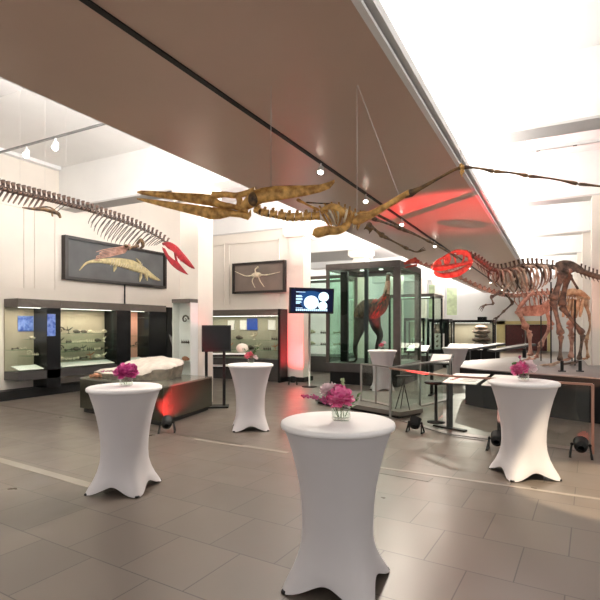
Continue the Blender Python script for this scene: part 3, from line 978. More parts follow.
m = MB(); disc(m, -.05, .12, .40, .16, .0285); disc(m, -.08, -.02, .28, .25, .0292)
m.build('blue_haze', 'screenblue', tv)
m = MB()
disc(m, -.03, -.05, .225, .195, .033); disc(m, .35, .12, .16, .135, .033); disc(m, .33, -.14, .14, .12, .033)
m.build('white_circle', 'screenwhite', tv)
m = MB()
def tvbar(x0, x1, z0, z1, k=.034):
    m.plate([tvp(x0, z0, k), tvp(x1, z0, k), tvp(x1, z1, k), tvp(x0, z1, k)], RTV @ V((0, -1, 0)), .003)
tvbar(-.50, -.22, .235, .25)
for z0, z1, w in ((.13, .15, .17), (.10, .12, .19), (.05, .07, .19), (.02, .04, .2), (-.03, -.01, .16), (-.06, -.04, .17), (-.09, -.07, .12)):
    tvbar(-.50, -.50 + w, z0, z1)
tvbar(-.5, -.3, -.215, -.2)
for k in range(16):
    tvbar(-.50 + k * .062, -.455 + k * .062, -.29, -.235)
m.build('caption_text', 'screentext', tv)
m = MB()
for x0, z0, w, h in ((-.06, -.03, .05, .05), (-.01, -.09, .06, .03), (-.1, -.09, .05, .02), (.28, .12, .12, .012), (.3, .09, .08, .01), (.28, -.13, .04, .03), (.36, -.16, .03, .02)):
    m.plate([tvp(x0, z0, .037), tvp(x0 + w, z0, .037), tvp(x0 + w, z0 + h, .037), tvp(x0, z0 + h, .037)], RTV @ V((0, -1, 0)), .002)
m.build('circle_drawing', 'screentext', tv)
pp = V((c.x, c.y, 0)) + V((-SN, CS, 0)) * .10 - RT * .07
MB().tube([(pp.x, pp.y, .02), (pp.x, pp.y, c.z)], .03, 10).build('pole', 'steel', tv)
MB().lathe([(.22, 0), (.22, .015), (.05, .025)], (pp.x, pp.y, 0), 24).build('base_plate', 'black', tv)

# ------------------------------------------------------------------ glass case with the big bird
X0, X1, Y0, Y1, ZB, ZT = -6.25, -3.95, 13.55, 16.0, .64, 3.62
gc = thing('bird_case', 'tall green-tinted glass case with bronze posts holding the large flightless bird', 'showcase', ((X0 + X1) / 2, (Y0 + Y1) / 2, 0))
MB().box((X0 + .1, Y0 + .1, 0), (X1 - .1, Y1 - .1, .38)).build('recessed_base', 'black', gc)
MB().box((X0, Y0, .38), (X1, Y1, ZB)).build('base', 'darkgrey', gc)
for (x, y, wx) in ((X1 - .2, Y0 + .02, .2), (X0 + .0, Y0 + .02, .09), (-6.0, Y0 + .55, .24), (X1 - .2, Y1 - .09, .2), (X0, Y1 - .09, .09), (-5.12, Y0 + .3, .10)):
    MB().box((x, y, ZB), (x + wx, y + .09, ZT - .18)).build('post', 'black' if y > Y0 + .2 and y < Y0 + 1 else 'bronze', gc)
fr = MB()
fr.box((X0, Y0, ZT - .18), (X1, Y0 + .14, ZT)).box((X0, Y1 - .14, ZT - .18), (X1, Y1, ZT))
fr.box((X0, Y0 + .14, ZT - .18), (X0 + .14, Y1 - .14, ZT)).box((X1 - .14, Y0 + .14, ZT - .18), (X1, Y1 - .14, ZT))
fr.box((X0 + .14, Y0 + .14, ZT - .03), (X1 - .14, Y1 - .14, ZT - .002))
fr.build('top_frame', 'bronze', gc)
MB().box((X0 + .09, Y0 + .05, ZB), (X1 - .2, Y0 + .062, ZT - .18)).build('glass_pane', 'greenglass', gc)
MB().box((X1 - .03, Y0 + .12, ZB), (X1 - .018, Y1 - .1, ZT - .18)).build('glass_pane', 'greenglass', gc)
MB().box((X0 + .02, Y0 + .12, ZB), (X0 + .032, Y1 - .1, ZT - .18)).build('glass_pane', 'greenglass', gc)
MB().box((X0 + .1, Y1 - .04, ZB), (X1 - .2, Y1 - .028, ZT - .18)).build('glass_pane', 'greenglass', gc)
for x in (-5.7, -5.05, -4.5):
    for y in (14.2, 15.2):
        MB().lathe([(.07, ZT - .06), (.07, ZT - .032)], (x, y, 0), 14).build('downlight', 'ledglow', gc)
area('bird_case_light', (-5.1, 14.7, ZT - .08), 1.6, 1.4, 28, (.92, 1, .9), (0, 0, 0))

# the bird
D = 15.0
bird = thing('flightless_bird', 'tall long-legged flightless bird with red-lit chest standing in the glass case', 'bird', tuple(on_z(362, 366, ZB)))
bird.location = (*at(366, 340, D).xy, ZB)
WORLD[bird.name] = V(bird.location)
def b_(u, v, dd=0.0):
    return at(u, v, D + dd)
hip = b_(363, 315)
body = MB().curve([b_(356, 322), b_(360, 314), b_(366, 310), b_(373, 309), b_(380, 306), b_(385, 300), b_(387, 293), b_(387.5, 284), b_(388, 277), b_(388.5, 274)],
                  [.05, .22, .31, .32, .25, .14, .085, .065, .06, .055], 16, 5, flat=.8)
body.build('body', 'feather', bird)
# shaggy plumage over the body, red light on the chest put into its colour
m = MB()
rnd = random.Random(5)
for k in range(420):
    t_ = rnd.random()
    a = rnd.uniform(0, 2 * PI)
    u = 358 + 29 * t_
    cpt = [(356, 322, .10), (363, 312, .28), (370, 310, .35), (378, 307, .30), (385, 299, .17), (387, 290, .10)]
    s = t_ * (len(cpt) - 1); i = min(int(s), len(cpt) - 2); q = s - i
    uu = cpt[i][0] * (1 - q) + cpt[i + 1][0] * q; vv = cpt[i][1] * (1 - q) + cpt[i + 1][1] * q; rr = cpt[i][2] * (1 - q) + cpt[i + 1][2] * q
    n_ = V((-SN, CS, 0)) * math.cos(a) * .8 + V((0, 0, 1)) * math.sin(a)
    p = b_(uu, vv) + n_ * rr * .97
    m.cur = 1 if t_ > .46 and vv > 296 else 0
    e = p + V((0, 0, -.12)) - RT * .09 + n_ * .05
    s_ = RT.cross(n_).normalized() * .022
    m._add([p - s_, p + s_, e + s_ * .4, e - s_ * .4], [(0, 1, 2, 3)], True)
m.build('plumage', ['feather', 'redfeather'], bird)
for pts, dd in (([(361, 318), (359, 330), (357, 338), (354.5, 350), (356.5, 358), (354.5, 365)], -.15),
                ([(374, 316), (376, 326), (380, 336), (376.5, 348), (378, 358), (378, 365)], .15)):
    P = [b_(u, v, dd) for u, v in pts]
    P[-1] = V((P[-1].x, P[-1].y, ZB + .03))
    lg = MB().curve(P, [.20, .16, .10, .045, .036, .032], 10, 4)
    o = lg.build('leg', 'darkskin', bird)
    for q in (-.5, 0, .5):
        dv = (-RT * math.cos(q) + V((-SN, CS, 0)) * math.sin(q))
        MB().tube([P[-1], P[-1] + dv * .12 - V((0, 0, .005)), P[-1] + dv * .22 - V((0, 0, .015))], [.025, .02, .006], 6).build('toe', 'darkskin', o)
hd = MB().ball(b_(388.8, 274.5), (.085, .06, .06), 10, 7, Matrix.Rotation(YAW, 3, 'Z'))
hd.tube([b_(389.5, 274.5), b_(392, 275.6), b_(394, 277.5)], [.04, .028, .006], 8)
hd.build('head', 'darkskin', bird)
MB().curve([b_(386.5, 294), b_(387.2, 288), b_(388, 281)], [.105, .09, .075], 10, 4, flat=.85).build('neck_plumage', 'neck', bird)

# ------------------------------------------------------------------ other glass cases, middle distance
def glass_case(name, x0, x1, y0, y1, zb, zt, label, gl='greenglass', base='darkgrey', posts=True, back=None, light=0, grp=None):
    t = thing(name, label, 'showcase', ((x0 + x1) / 2, (y0 + y1) / 2, 0), grp)
    MB().box((x0, y0, 0), (x1, y1, zb)).build('base', base, t)
    MB().box((x0, y0, zt - .12), (x1, y1, zt)).build('top', 'black' if base == 'black' else 'umber', t)
    for x in (x0, x1 - .07):
        for y in (y0, y1 - .07):
            MB().box((x, y, zb), (x + .07, y + .07, zt - .12)).build('post', 'blackgloss', t)
    MB().box((x0 + .07, y0 + .02, zb), (x1 - .07, y0 + .03, zt - .12)).build('glass_pane', gl, t)
    MB().box((x1 - .03, y0 + .07, zb), (x1 - .02, y1 - .07, zt - .12)).build('glass_pane', gl, t)
    if back:
        MB().box((x0 + .07, y1 - .05, zb), (x1 - .07, y1 - .03, zt - .12)).build('back_panel', back, t)
    if light:
        MB().box((x0 + .2, y0 + .1, zt - .14), (x1 - .2, y0 + .2, zt - .121)).build('light_strip', 'ledglow', t)
        area('showcase_light', ((x0 + x1) / 2, y0 + .2, zt - .16), x1 - x0 - .3, .15, light, (1, .95, .85), (0, 0, 0))
    return t
# between the screen pillar and the bird case
a_ = on_y(312, 270, 17.5); b2 = on_y(343, 270, 17.5)
ca = glass_case('tall_glass_case', -9.2, -7.05, 16.8, 18.3, .6, 3.65, 'tall green glass case with dark posts just right of the screen pillar', light=14)
for z, n_ in ((1.0, 3), (1.45, 3)):
    MB().box((-9.0, 17.0, z - .012), (-7.2, 17.6, z)).build('glass_shelf', 'greenglass', ca)
    for k in range(n_):
        specimen((-8.6 + .55 * k, 17.3, z), (1, 3, 0)[k], .3, ('pale_fossil', 'dark_fossil', 'pale_fossil')[k],
                 '%s fossil on the %s shelf of the green case by the screen pillar' % (('left pale', 'middle dark', 'right pale')[k], 'lower' if z < 1.2 else 'upper'),
                 'fossils in the green case by the screen pillar')
cb = glass_case('tall_glass_case', -6.0, -4.2, 19.0, 20.6, .6, 3.0, 'tall green glass case standing behind the bird case', light=10)
specimen((-5.1, 19.6, .6), 4, .7, 'dark_fossil', 'branching dark skeleton in the green case behind the bird case', None)
# dark pier unit behind the bird, low display counters
# row of black showcases at the back
def back_case(u0, u1, y, vt, label, kind):
    a, b = on_y(u0, 330, y), on_y(u1, 330, y)
    zt = on_y((u0 + u1) / 2, vt, y).z
    t = glass_case('black_showcase', a.x, b.x, y, y + .8, .75, zt, label, 'glass', 'black', back=kind[0], light=kind[1], grp='black showcases along the back of the hall')
    return t, a.x, b.x, zt
t, xa, xb, zt = back_case(404, 424, 21.0, 318, 'leftmost black showcase at the back, lined in grey with pale labels', ('case_back_green', 10))
for k in range(5):
    xx = xa + .12 + (xb - xa - .3) * (k + .5) / 5
    MB().box((xx - .04, 21.65, .95), (xx + .05, 21.74, 1.2)).build('label_card', 'board', t)
t, xa, xb, zt = back_case(427.5, 449, 21.0, 319, 'black showcase at the back with a white poster of dark bones', ('black', 0))
a, b = on_y(434.5, 333.5, 21.0), on_y(444.5, 349.5, 21.0)
po = thing('poster', 'white poster with rows of dark bone shapes on the black showcase', 'poster', (a.x, 20.97, b.z))
MB().box((a.x, 20.965, b.z), (b.x, 20.985, a.z)).build('paper', 'board', po)
m = MB()
W_, H_ = b.x - a.x, a.z - b.z
for i in range(2):
    for j in range(3):
        cx_, cz_ = a.x + W_ * (.28 + .44 * i), b.z + H_ * (.2 + .3 * j)
        m.ball((cx_, 20.963, cz_), (W_ * .12, .003, H_ * .07), 8, 5)
        m.ball((cx_ + W_ * .08, 20.963, cz_ + H_ * .06), (W_ * .07, .003, H_ * .05), 7, 5)
m.build('bone_drawing', 'dark_fossil', po)
t, xa, xb, zt = back_case(450, 494, 23.0, 320, 'widest black showcase at the back with a brown skull inside', ('case_back', 22))
m = MB()
cc = V((on_y(481, 335, 23.35).x, 23.4, 0))
for z, r_ in ((.95, .32), (1.15, .42), (1.32, .3), (1.5, .40), (1.68, .30)):
    m.ball((cc.x, cc.y, z), (r_, .25, .13), 10, 6)
m.tube([(cc.x, cc.y, .75), (cc.x, cc.y, 1.0)], .1, 8)
solo('stacked_fossils', m, 'brown_bone', 'tall brown lumpy fossil standing in the widest black showcase', 'fossil', loc=(cc.x, cc.y, .75))
for k, (u, z) in enumerate(((456, .75), (461, .75), (467, .75))):
    specimen((on_y(u, 335, 23.3).x, 23.3, z), (1, 4, 1)[k], (.2, .24, .2)[k], ('rust_fossil', 'dark_fossil', 'pale_fossil')[k],
             ('rust-red skull', 'dark branching fossil', 'pale skull')[k] + ' left of the brown fossil in the widest black showcase', 'small fossils in the widest black showcase')
solo('white_pipe', MB().tube([on_y(426.3, 318, 20.6), on_y(425.8, 340, 20.6), on_y(425, 358, 20.6)], .035, 8), 'white',
     'slim white vertical pipe between the back showcases', 'pipe', loc=on_y(425, 358, 20.6))
# camera box on the black showcase
cp_ = on_y(482, 318.5, 23.2)
solo('projector', MB().box((cp_.x - .18, 23.1, zt), (cp_.x + .18, 23.5, zt + .14)).tube([(cp_.x, 23.1, zt + .07), (cp_.x, 23.04, zt + .07)], .05, 10), 'black',
     'small black projector on top of the widest black showcase', 'projector', loc=(cp_.x, 23.3, zt))
# low black display desks behind the barrier
def desk(u, v, y, w_, d_, z, label, tilt=.0, top='board', legs=True):
    a = on_y(u, v, y)
    x = a.x
    t = thing('sloping_display_desk', label, 'desk', (x, y, 0), 'sloping display desks in the hall')
    Rx = Matrix.Rotation(tilt, 3, 'X')
    MB().box((x - w_ / 2, y - d_ / 2, z - .05), (x + w_ / 2, y + d_ / 2, z), Rx, V((x, y, z))).build('frame', 'black', t)
    MB().box((x - w_ / 2 + .04, y - d_ / 2 + .04, z + .001), (x + w_ / 2 - .04, y + d_ / 2 - .04, z + .012), Rx, V((x, y, z))).build('label_board', top, t)
    for sx in (-1, 1):
        MB().box((x + sx * w_ * .42 - .03, y - .05, .02), (x + sx * w_ * .42 + .03, y + .05, z - .04)).build('leg', 'black', t)
        MB().box((x + sx * w_ * .42 - .04, y - .25, 0), (x + sx * w_ * .42 + .04, y + .25, .03)).build('foot', 'black', t)
    return t
desk(418, 356, 17.5, .8, .6, .95, 'black desk with a white sloping board below the leftmost back showcase', .35)
desk(441, 370, 12.6, .55, .45, .93, 'small desk with a pale board seen through the barrier glass', .5)
desk(465, 352, 18.0, 1.2, .6, 1.02, 'black desk with a white board left of the dinosaur platform', .3)
for k, (u, lb) in enumerate(((480, 'left of two long dark benches behind the dinosaur platform'), (510, 'right of two long dark benches behind the dinosaur platform'))):
    a = on_y(u, 355, 17.0)
    t = thing('dark_bench', lb, 'bench', (a.x, 17.0, 0), 'long dark benches behind the platform')
    MB().slab((a.x - .55, 16.8, .95), (a.x + .6, 17.6, 1.15), .5, .07).build('top', 'darkgrey', t)
    MB().box((a.x - .4, 16.8, 0), (a.x - .3, 17.1, .92)).build('leg', 'black', t)
    MB().box((a.x + .35, 17.2, 0), (a.x + .45, 17.5, 1.03)).build('leg', 'black', t)

# ------------------------------------------------------------------ dinosaur platform
PZ = .83
PP = [(-1.95, 11.4), (-1.5, 10.97), (.66, 10.12), (3.2, 10.1), (4.4, 11.6), (3.4, 13.3), (.62, 13.35), (.62, 15.4), (-1.2, 15.6), (-2.2, 13.5)]
b = thing('dinosaur_platform', 'large raised platform with black sides and grey top under the dinosaur skeletons', 'platform', (.8, 12, 0))
MB().prism(inset(PP, .12), 0, PZ - .16).build('body', 'black', b)
MB().prism(PP, PZ - .16, PZ - .02).build('edge_band', 'black', b)
MB().prism(inset(PP, .01), PZ - .02, PZ).build('top', 'platform', b)

# ------------------------------------------------------------------ glass barrier with reading boards
ZR = .95
RP = [(-2.81, 9.07), (-1.73, 8.17), (-1.1, 7.75), (.42, 7.79)]
RP = [(-2.81, 9.0), (-1.62, 8.05), (.42, 7.79)]
RPOST = {(-1.62, 8.05)}
def rail_run(pts, label, name='glass_barrier', post_mat='steel', rail_mat='pinkwood', z=ZR, z0=0.0, npost=2, gl='railglass'):
    t = thing(name, label, 'barrier', (pts[0][0], pts[0][1], z0), 'glass barriers round the skeletons')
    for (a, b) in zip(pts[:-1], pts[1:]):
        a3, b3 = V((*a, 0)), V((*b, 0))
        MB().slab(a3 + V((0, 0, z)), b3 + V((0, 0, z)), .04, .03).build('handrail', rail_mat, t)
        MB().slab(a3 * .98 + b3 * .02 + V((0, 0, (z + z0) / 2 + .02)), a3 * .02 + b3 * .98 + V((0, 0, (z + z0) / 2 + .02)), .012, z - z0 - .1).build('glass_pane', gl, t)
        MB().slab(a3 + V((0, 0, z0 + .02)), b3 + V((0, 0, z0 + .02)), .014, .02).build('bottom_rail', 'steel', t)
    for i, p in enumerate(pts):
        if tuple(p) in RPOST: continue
        MB().box((p[0] - .018, p[1] - .018, z0), (p[0] + .018, p[1] + .018, z)).build('post', 'steel' if i == 0 and len(pts) > 2 else post_mat, t)
    return t
rail_run(RP, 'copper-railed glass barrier in front of the dinosaur platform', post_mat='pinkwood')
rail_run([(-2.86, 9.2), (-2.62, 10.5), (-2.25, 11.85)], 'steel-railed glass barrier running back from the corner post', rail_mat='steel', z0=0)
rail_run([(-3.75, 9.95), (-3.35, 9.75), (-2.95, 9.45)], 'low glass barrier standing on the grey floor plinth', rail_mat='steel', z0=.13, z=.93)
rail_run([(.60, 7.72), (2.2, 7.4)], 'copper-framed glass barrier at the right edge', post_mat='pinkwood')
# reading boards on stands
def reading_board(p, q, label, stand=True):
    p, q = V(p), V(q)
    t = thing('reading_board', label, 'sign', (p.x, p.y, 0), 'white reading boards at the barrier')
    d = (q - p).normalized()
    n_ = V((-d.y, d.x, 0))
    if n_.y < 0: n_ = -n_
    a, b, c_, e = p - n_ * .17 - V((0, 0, .07)), q - n_ * .17 - V((0, 0, .07)), q + n_ * .17 + V((0, 0, .07)), p + n_ * .17 + V((0, 0, .07))
    nn = (b - a).cross(e - a).normalized()
    MB().plate([a, b, c_, e], nn, .012).build('board', 'board', t)
    m = MB()
    for k in range(4):
        f0, f1 = .45 + .03 * k, .9
        y0 = .25 + .14 * k
        A = a + (b - a) * f0 + (e - a) * y0; B = a + (b - a) * f1 + (e - a) * y0
        m.slab(A + nn * .008, B + nn * .008, .012, .002, nn)
    m.build('text_lines', 'greypic', t)
    m = MB()
    for k in range(5):
        A = a + (b - a) * (.12 + .03 * k) + (e - a) * (.3 + .08 * k)
        m.slab(A + nn * .008, A + (b - a) * .12 + nn * .008, .02, .002, nn)
    m.build('red_mark', 'red_bone', t)
    mid = (p + q) / 2
    if stand:
        m = MB()
        s0 = p + (q - p) * .02
        m.slab((s0.x, s0.y, .03), (s0.x, s0.y, p.z - .02), .05, .10, n_)
        m.build('post', 'black', t)
        m = MB()
        m.slab((s0.x - .28, s0.y + .12, .015), (s0.x + .28, s0.y - .12, .015), .10, .03)
        m.build('foot', 'black', t)
    else:
        MB().slab((mid.x, mid.y, .0), (mid.x, mid.y, p.z - .03), .05, .05, n_).build('post', 'black', t)
    return t
r0 = on_z(448, 378, .97); r1 = on_z(482, 378, .97)
reading_board(at(449, 378, 8.35), at(483, 379.5, 7.75), 'white reading board with a red mark on a black stand at the barrier')
reading_board(at(488, 380, 7.65), at(512, 381.5, 7.3), 'white reading board partly behind the right table, right of two at the barrier', False)
# oval dark stool top seen through the glass
st = at(436, 383, 8.9)
o = thing('bar_stool', 'small dark round stool behind the barrier glass', 'stool', (st.x, st.y, 0))
MB().lathe([(.19, .70), (.21, .72), (.2, .745), (.02, .75)], (st.x, st.y, 0), 20).build('seat', 'black', o)
MB().lathe([(.16, 0), (.16, .015), (.03, .03), (.025, .70)], (st.x, st.y, 0), 16).build('pedestal', 'black', o)
# music-stand like tripod with boards near the red post
tp = at(404, 420, 9.5)
o = thing('folding_stand', 'slim folding stand with crossed legs behind the corner floor light', 'stand', (tp.x, tp.y, 0))
for a, b in (((-.18, .0), (.0, .72)), ((.12, .0), (-.02, .72)), ((-.05, .0), (.02, .75))):
    pa = V((tp.x, tp.y, 0)) + RT * a[0] + V((-SN, CS, 0)) * (.1 if a[0] < -.1 else (-.08 if a[0] > 0 else .15))
    pb = V((tp.x, tp.y, b[1])) + RT * b[0]
    MB().tube([pa + V((0, 0, .01)), pb], .009, 6).build('leg', 'black', o)
MB().slab(V((tp.x, tp.y, .78)) - RT * .15, V((tp.x, tp.y, .78)) + RT * .15, .12, .02).build('tray', 'black', o)

# ------------------------------------------------------------------ floor spotlights
def par(p, label, target, col='redglow', s=1.0, dk=None):
    p = V(p)
    t = thing('floor_spotlight', label, 'spotlight', (p.x, p.y, 0), 'black stage spotlights on the floor')
    d = (V(target) - (p + V((0, 0, .16)))).normalized()
    c = p + V((0, 0, .16 * s))
    s_, u_ = frame_of(d)
    m = MB()
    m.tube([c - d * .09 * s, c - d * .085 * s, c - d * .03 * s, c + d * .07 * s, c + d * .075 * s], [.04 * s, .07 * s, .085 * s, .09 * s, .092 * s], 18)
    m.build('housing', 'black', t)
    MB().tube([c + d * .072 * s, c + d * .078 * s], [.08 * s, .08 * s], 18).build('lens', col, t)
    for sx in (-1, 1):
        h = s_ * sx * .105 * s
        f1, f2 = V((p.x, p.y, 0)) + h * 1.2 + V((d.x, d.y, 0)) * .13 * s, V((p.x, p.y, 0)) + h * 1.2 - V((d.x, d.y, 0)) * .13 * s
        if V((d.x, d.y, 0)).length < .2:
            f1, f2 = V((p.x, p.y, 0)) + h * 1.2 + V((-h.y, h.x, 0)).normalized() * .12 * s, V((p.x, p.y, 0)) + h * 1.2 - V((-h.y, h.x, 0)).normalized() * .12 * s
        m = MB()
        m.slab(c + h, f1 + V((0, 0, .012)), .022, .012)
        m.slab(c + h, f2 + V((0, 0, .012)), .022, .012)
        m.slab(f1 + V((0, 0, .008)), f2 + V((0, 0, .008)), .03, .014)
        m.ball(c + h, .022 * s, 8, 6)
        m.build('bracket', 'black', t)
    return c + d * .10 * s, d
RED = (1, .035, .05)
L1, d1 = par((-2.08, 8.02, 0), 'black floor spotlight under the corner of the glass barrier', at(448, 265, 9.9))
L2, d2 = par((-.76, 7.42, 0), 'black floor spotlight just left of the right table', at(520, 300, 11))
L3, d3 = par((.27, 7.55, 0), 'black floor spotlight with a red glow beside the copper post', at(575, 300, 11.8))
L4, d4 = par((-5.70, 6.12, 0), 'black floor spotlight at the corner of the olive plinth', (-6.08, 6.6, .5))
L5, d5 = par((-6.98, 12.80, 0), 'black floor spotlight at the foot of the screen pillar', (-7.2, 13.6, 2.4))
spot('spot_red_skull', L1 + d1 * .02, at(448, 248, 9.9), 1400, RED, 50, .7)
spot('spot_pink', L2 + d2 * .02, at(532, 300, 12.5), 520, (1, .42, .36), 26)
spot('spot_red_right', L3 + d3 * .02, at(572, 300, 12.5), 380, (1, .45, .3), 24)
spot('spot_red_plinth', L4 + d4 * .02, (-6.09, 6.6, .36), 300, RED, 52, .6)
spot('spot_red_pillar', L5 + d5 * .02, (-7.28, 13.6, 1.3), 260, RED, 95, 1.0)
spot('spot_red_bird', (-4.35, 13.75, ZB + .12), b_(380, 304), 150, RED, 34, .5)

# ------------------------------------------------------------------ skeleton helpers
def vertebra_mesh(name, L, r, spine, trans, mt, lean=.35, fat=1.35):
    m = MB()
    m.tube([(-L * .42, 0, 0), (-L * .36, 0, 0), (0, 0, 0), (L * .36, 0, 0), (L * .42, 0, 0)], [r * .8, r, r * .72, r, r * .8], 8)
    if spine:
        t = L * .22
        b0, h = r * .6, spine
        m.tube([(0, 0, b0), (-lean * h * .5, 0, b0 + h * .5), (-lean * h, 0, b0 + h * .97), (-lean * h, 0, b0 + h)], [L * .22 * fat, L * .20 * fat, L * .28 * fat, L * .2 * fat], 8, flat=.5, up=V((0, 1, 0)))
    if trans:
        for s in (-1, 1):
            m.tube([(0, s * r * .5, r * .4), (-L * .05, s * (r + trans), r * .55)], [L * .14, L * .07], 5)
    me = m.build(name, mt)
    return me

def resample(pts, n):
    P, _ = spline(pts, [1] * len(pts), 16)
    acc = [0]
    for a, b in zip(P[:-1], P[1:]):
        acc.append(acc[-1] + (b - a).length)
    tot = acc[-1]
    out = []
    for k in range(n):
        s = tot * (k + .5) / n
        i = max(j for j in range(len(acc)) if acc[j] <= s)
        i = min(i, len(P) - 2)
        t = (s - acc[i]) / max(acc[i + 1] - acc[i], 1e-9)
        out.append((P[i].lerp(P[i + 1], t), (P[i + 1] - P[i]).normalized()))
    return out, tot

def spine(root, pts, n, L, r, sp, tr, mt, part, scales=None, lean=.35, fat=1.35):
    """a row of vertebrae (each a part), all sharing one mesh"""
    out, tot = resample(pts, n)
    protoo = vertebra_mesh(part, L, r, sp, tr, mt, lean, fat)
    off = WORLD[root.name]
    k = 0
    for i, (p, d) in enumerate(out):
        o = protoo if i == 0 else protoo.copy()
        if i: COL.objects.link(o)
        o.parent = root
        s, u = frame_of(d)
        sc = 1.0
        if scales:
            f_ = i / max(1, n - 1) * (len(scales) - 1)
            j = min(int(f_), len(scales) - 2)
            sc = scales[j] + (scales[j + 1] - scales[j]) * (f_ - j)
        # x along the travel direction, y sideways, z up
        Mx = Matrix((d, -s, u)).transposed().to_4x4()
        o.matrix_local = Matrix.Translation(p - off) @ Mx @ Matrix.Diagonal((sc, sc, sc, 1))
    return out

def rib_pair(root, p, d, down, side, r, mt, name='rib', back=0.0, k=.5, only=None):
    s, u = frame_of(d)
    for sg in (-1, 1) if only is None else (only,):
        a = p + u * .0
        P = [a, a + s * sg * side * .75 - u * down * .08 + d * back * .1, a + s * sg * side - u * down * .45 + d * back * .5,
             a + s * sg * side * .75 - u * down * .8 + d * back * .85, a + s * sg * side * k - u * down + d * back]
        MB().curve(P, [r, r * 1.1, r, r * .8, r * .5], 6, 4).build(name, mt, root)

def wire(root, p, z=4.15, r=.0035, name='suspension_wire', dx=0, dy=0):
    p = V(p)
    MB().tube([p, V((p.x + dx, p.y + dy, z))], r, 5).build(name, 'wire', root)

# ------------------------------------------------------------------ flying reptile under the canopy
D0 = 4.9
pt = thing('flying_reptile_skeleton', 'golden skeleton of a long-crested flying reptile hanging under the taupe canopy', 'skeleton', tuple(at(300, 210, D0)))
def g_(u, v, d=D0): return at(u, v, d)
def profile_loft(stations, hw, mt, name, root, nseg=14, power=1.0):
    """stations: (u, v_top, v_bottom, depth); hw half widths"""
    rings = []
    for (u, vt, vb, dd), w_ in zip(stations, hw):
        ptop, pbot = at(u, vt, dd), at(u, vb, dd)
        c = (ptop + pbot) / 2
        h = (ptop - pbot).length / 2
        n_ = V((-SN, CS, 0))
        ring = []
        for k in range(nseg):
            a = 2 * PI * k / nseg
            ring.append(c + V((0, 0, 1)) * math.sin(a) * h + n_ * math.cos(a) * w_)
        rings.append(ring)
    m = MB().loft(rings)
    return m.build(name, mt, root)
def dens(st, hw, k=3):
    S, W = [], []
    for i in range(len(st) - 1):
        for j in range(k):
            t_ = j / k
            S.append(tuple(a + (b - a) * t_ for a, b in zip(st[i], st[i + 1])))
            W.append(hw[i] + (hw[i + 1] - hw[i]) * t_)
    S.append(st[-1]); W.append(hw[-1])
    return S, W
# upper beak
S, W = dens([(137.3, 191.5, 193, 5.25), (141, 190.5, 194.5, 5.24), (155, 191, 197, 5.2), (175, 192.5, 200, 5.15), (195, 193.5, 203.5, 5.1), (210, 194.3, 206, 5.06),
             (221, 201.5, 208, 5.04), (235, 204.5, 210, 5.0), (248, 208, 213.5, 4.97)], [.006, .02, .035, .045, .05, .055, .052, .045, .03])
profile_loft(S, W, 'gold_bone', 'upper_beak', pt)
# crest and braincase
S, W = dens([(240, 205, 211, 4.99), (247, 196, 210, 4.97), (254, 190.5, 207, 4.95), (262, 188, 203, 4.92), (275, 186, 201, 4.9), (290, 185.5, 198.5, 4.85),
             (305, 185.5, 196, 4.8), (320, 184.5, 192.5, 4.75), (330, 181.5, 188.5, 4.72), (334.5, 179.5, 183, 4.7)], [.03, .07, .09, .075, .05, .035, .03, .025, .02, .008])
crest_o = profile_loft(S, W, 'gold_bone', 'crest', pt)
# upper bar that encloses the big opening in front of the eye
MB().curve([g_(213, 195.5, 5.05), g_(224, 194.5, 5.02), g_(236, 195.5, 5), g_(248, 193, 4.96), g_(256, 191, 4.94)], [.045, .03, .03, .035, .05], 8, 4).build('nasal_bar', 'gold_bone', pt)
MB().curve([g_(238, 196, 4.99), g_(240, 202, 4.99), g_(238, 208, 5)], [.03, .035, .03], 8, 3).build('eye_bar', 'gold_bone', pt)
MB().ball(g_(253, 199, 4.88), (.05, .05, .07), 12, 8).build('eye_socket', 'gold_dark', crest_o)
# lower jaw
S, W = dens([(137, 198, 199.5, 5.25), (145, 198.5, 202, 5.23), (165, 201, 207.5, 5.18), (185, 203.8, 212.5, 5.13), (200, 205.5, 216.5, 5.1), (210, 206.8, 219.5, 5.08), (220, 208, 219, 5.05),
             (230, 209.5, 216.5, 5.02), (240, 211.5, 217.5, 5.0), (248, 213.5, 220, 4.98), (251, 209, 216, 4.97)], [.005, .02, .03, .04, .045, .045, .045, .045, .045, .04, .03])
profile_loft(S, W, 'gold_bone', 'lower_jaw', pt)
# neck vertebrae
nk = [g_(255, 209, 4.95), g_(264, 212.5), g_(276, 214.5), g_(290, 217), g_(305, 216.5), g_(320, 216)]
spine(pt, nk, 8, .085, .042, .03, .02, 'gold_bone', 'neck_vertebra', [.95, 1.05, 1.15, 1.1])
MB().curve([p - V((0, 0, .02)) for p in nk], .018, 6, 4).build('neck_rod', 'gold_dark', pt)
tr = [g_(320, 212), g_(335, 208), g_(350, 213), g_(362, 218)]
spine(pt, tr, 8, .055, .032, .04, .03, 'gold_bone', 'back_vertebra')
out, _ = resample(tr, 9)
for i, (p, d) in enumerate(out):
    rib_pair(pt, p, d, .185 - .008 * i, .115, .0125, 'creamrelief' if i % 2 else 'gold_bone', back=.03, k=.3)
MB().curve([g_(313, 231.5, 4.8), g_(318, 232.5, 4.8), g_(328, 230.5, 4.8), g_(338, 230.5, 4.82), g_(346, 226, 4.84), g_(348, 218, 4.86)], [.03, .052, .045, .04, .04, .035], 10, 4).build('breastbone', 'gold_bone', pt)
MB().curve([g_(322, 210, 4.8), g_(330, 206.5, 4.78), g_(338, 208, 4.78), g_(345, 215, 4.8), g_(349, 224, 4.82)], [.02, .03, .034, .03, .024], 8, 4, flat=.6).build('shoulder_blade', 'gold_bone', pt)
MB().curve([g_(349, 222), g_(356, 217), g_(364, 215), g_(372, 217)], [.03, .035, .045, .035], 8, 4).build('pelvis', 'gold_bone', pt)
m = MB()
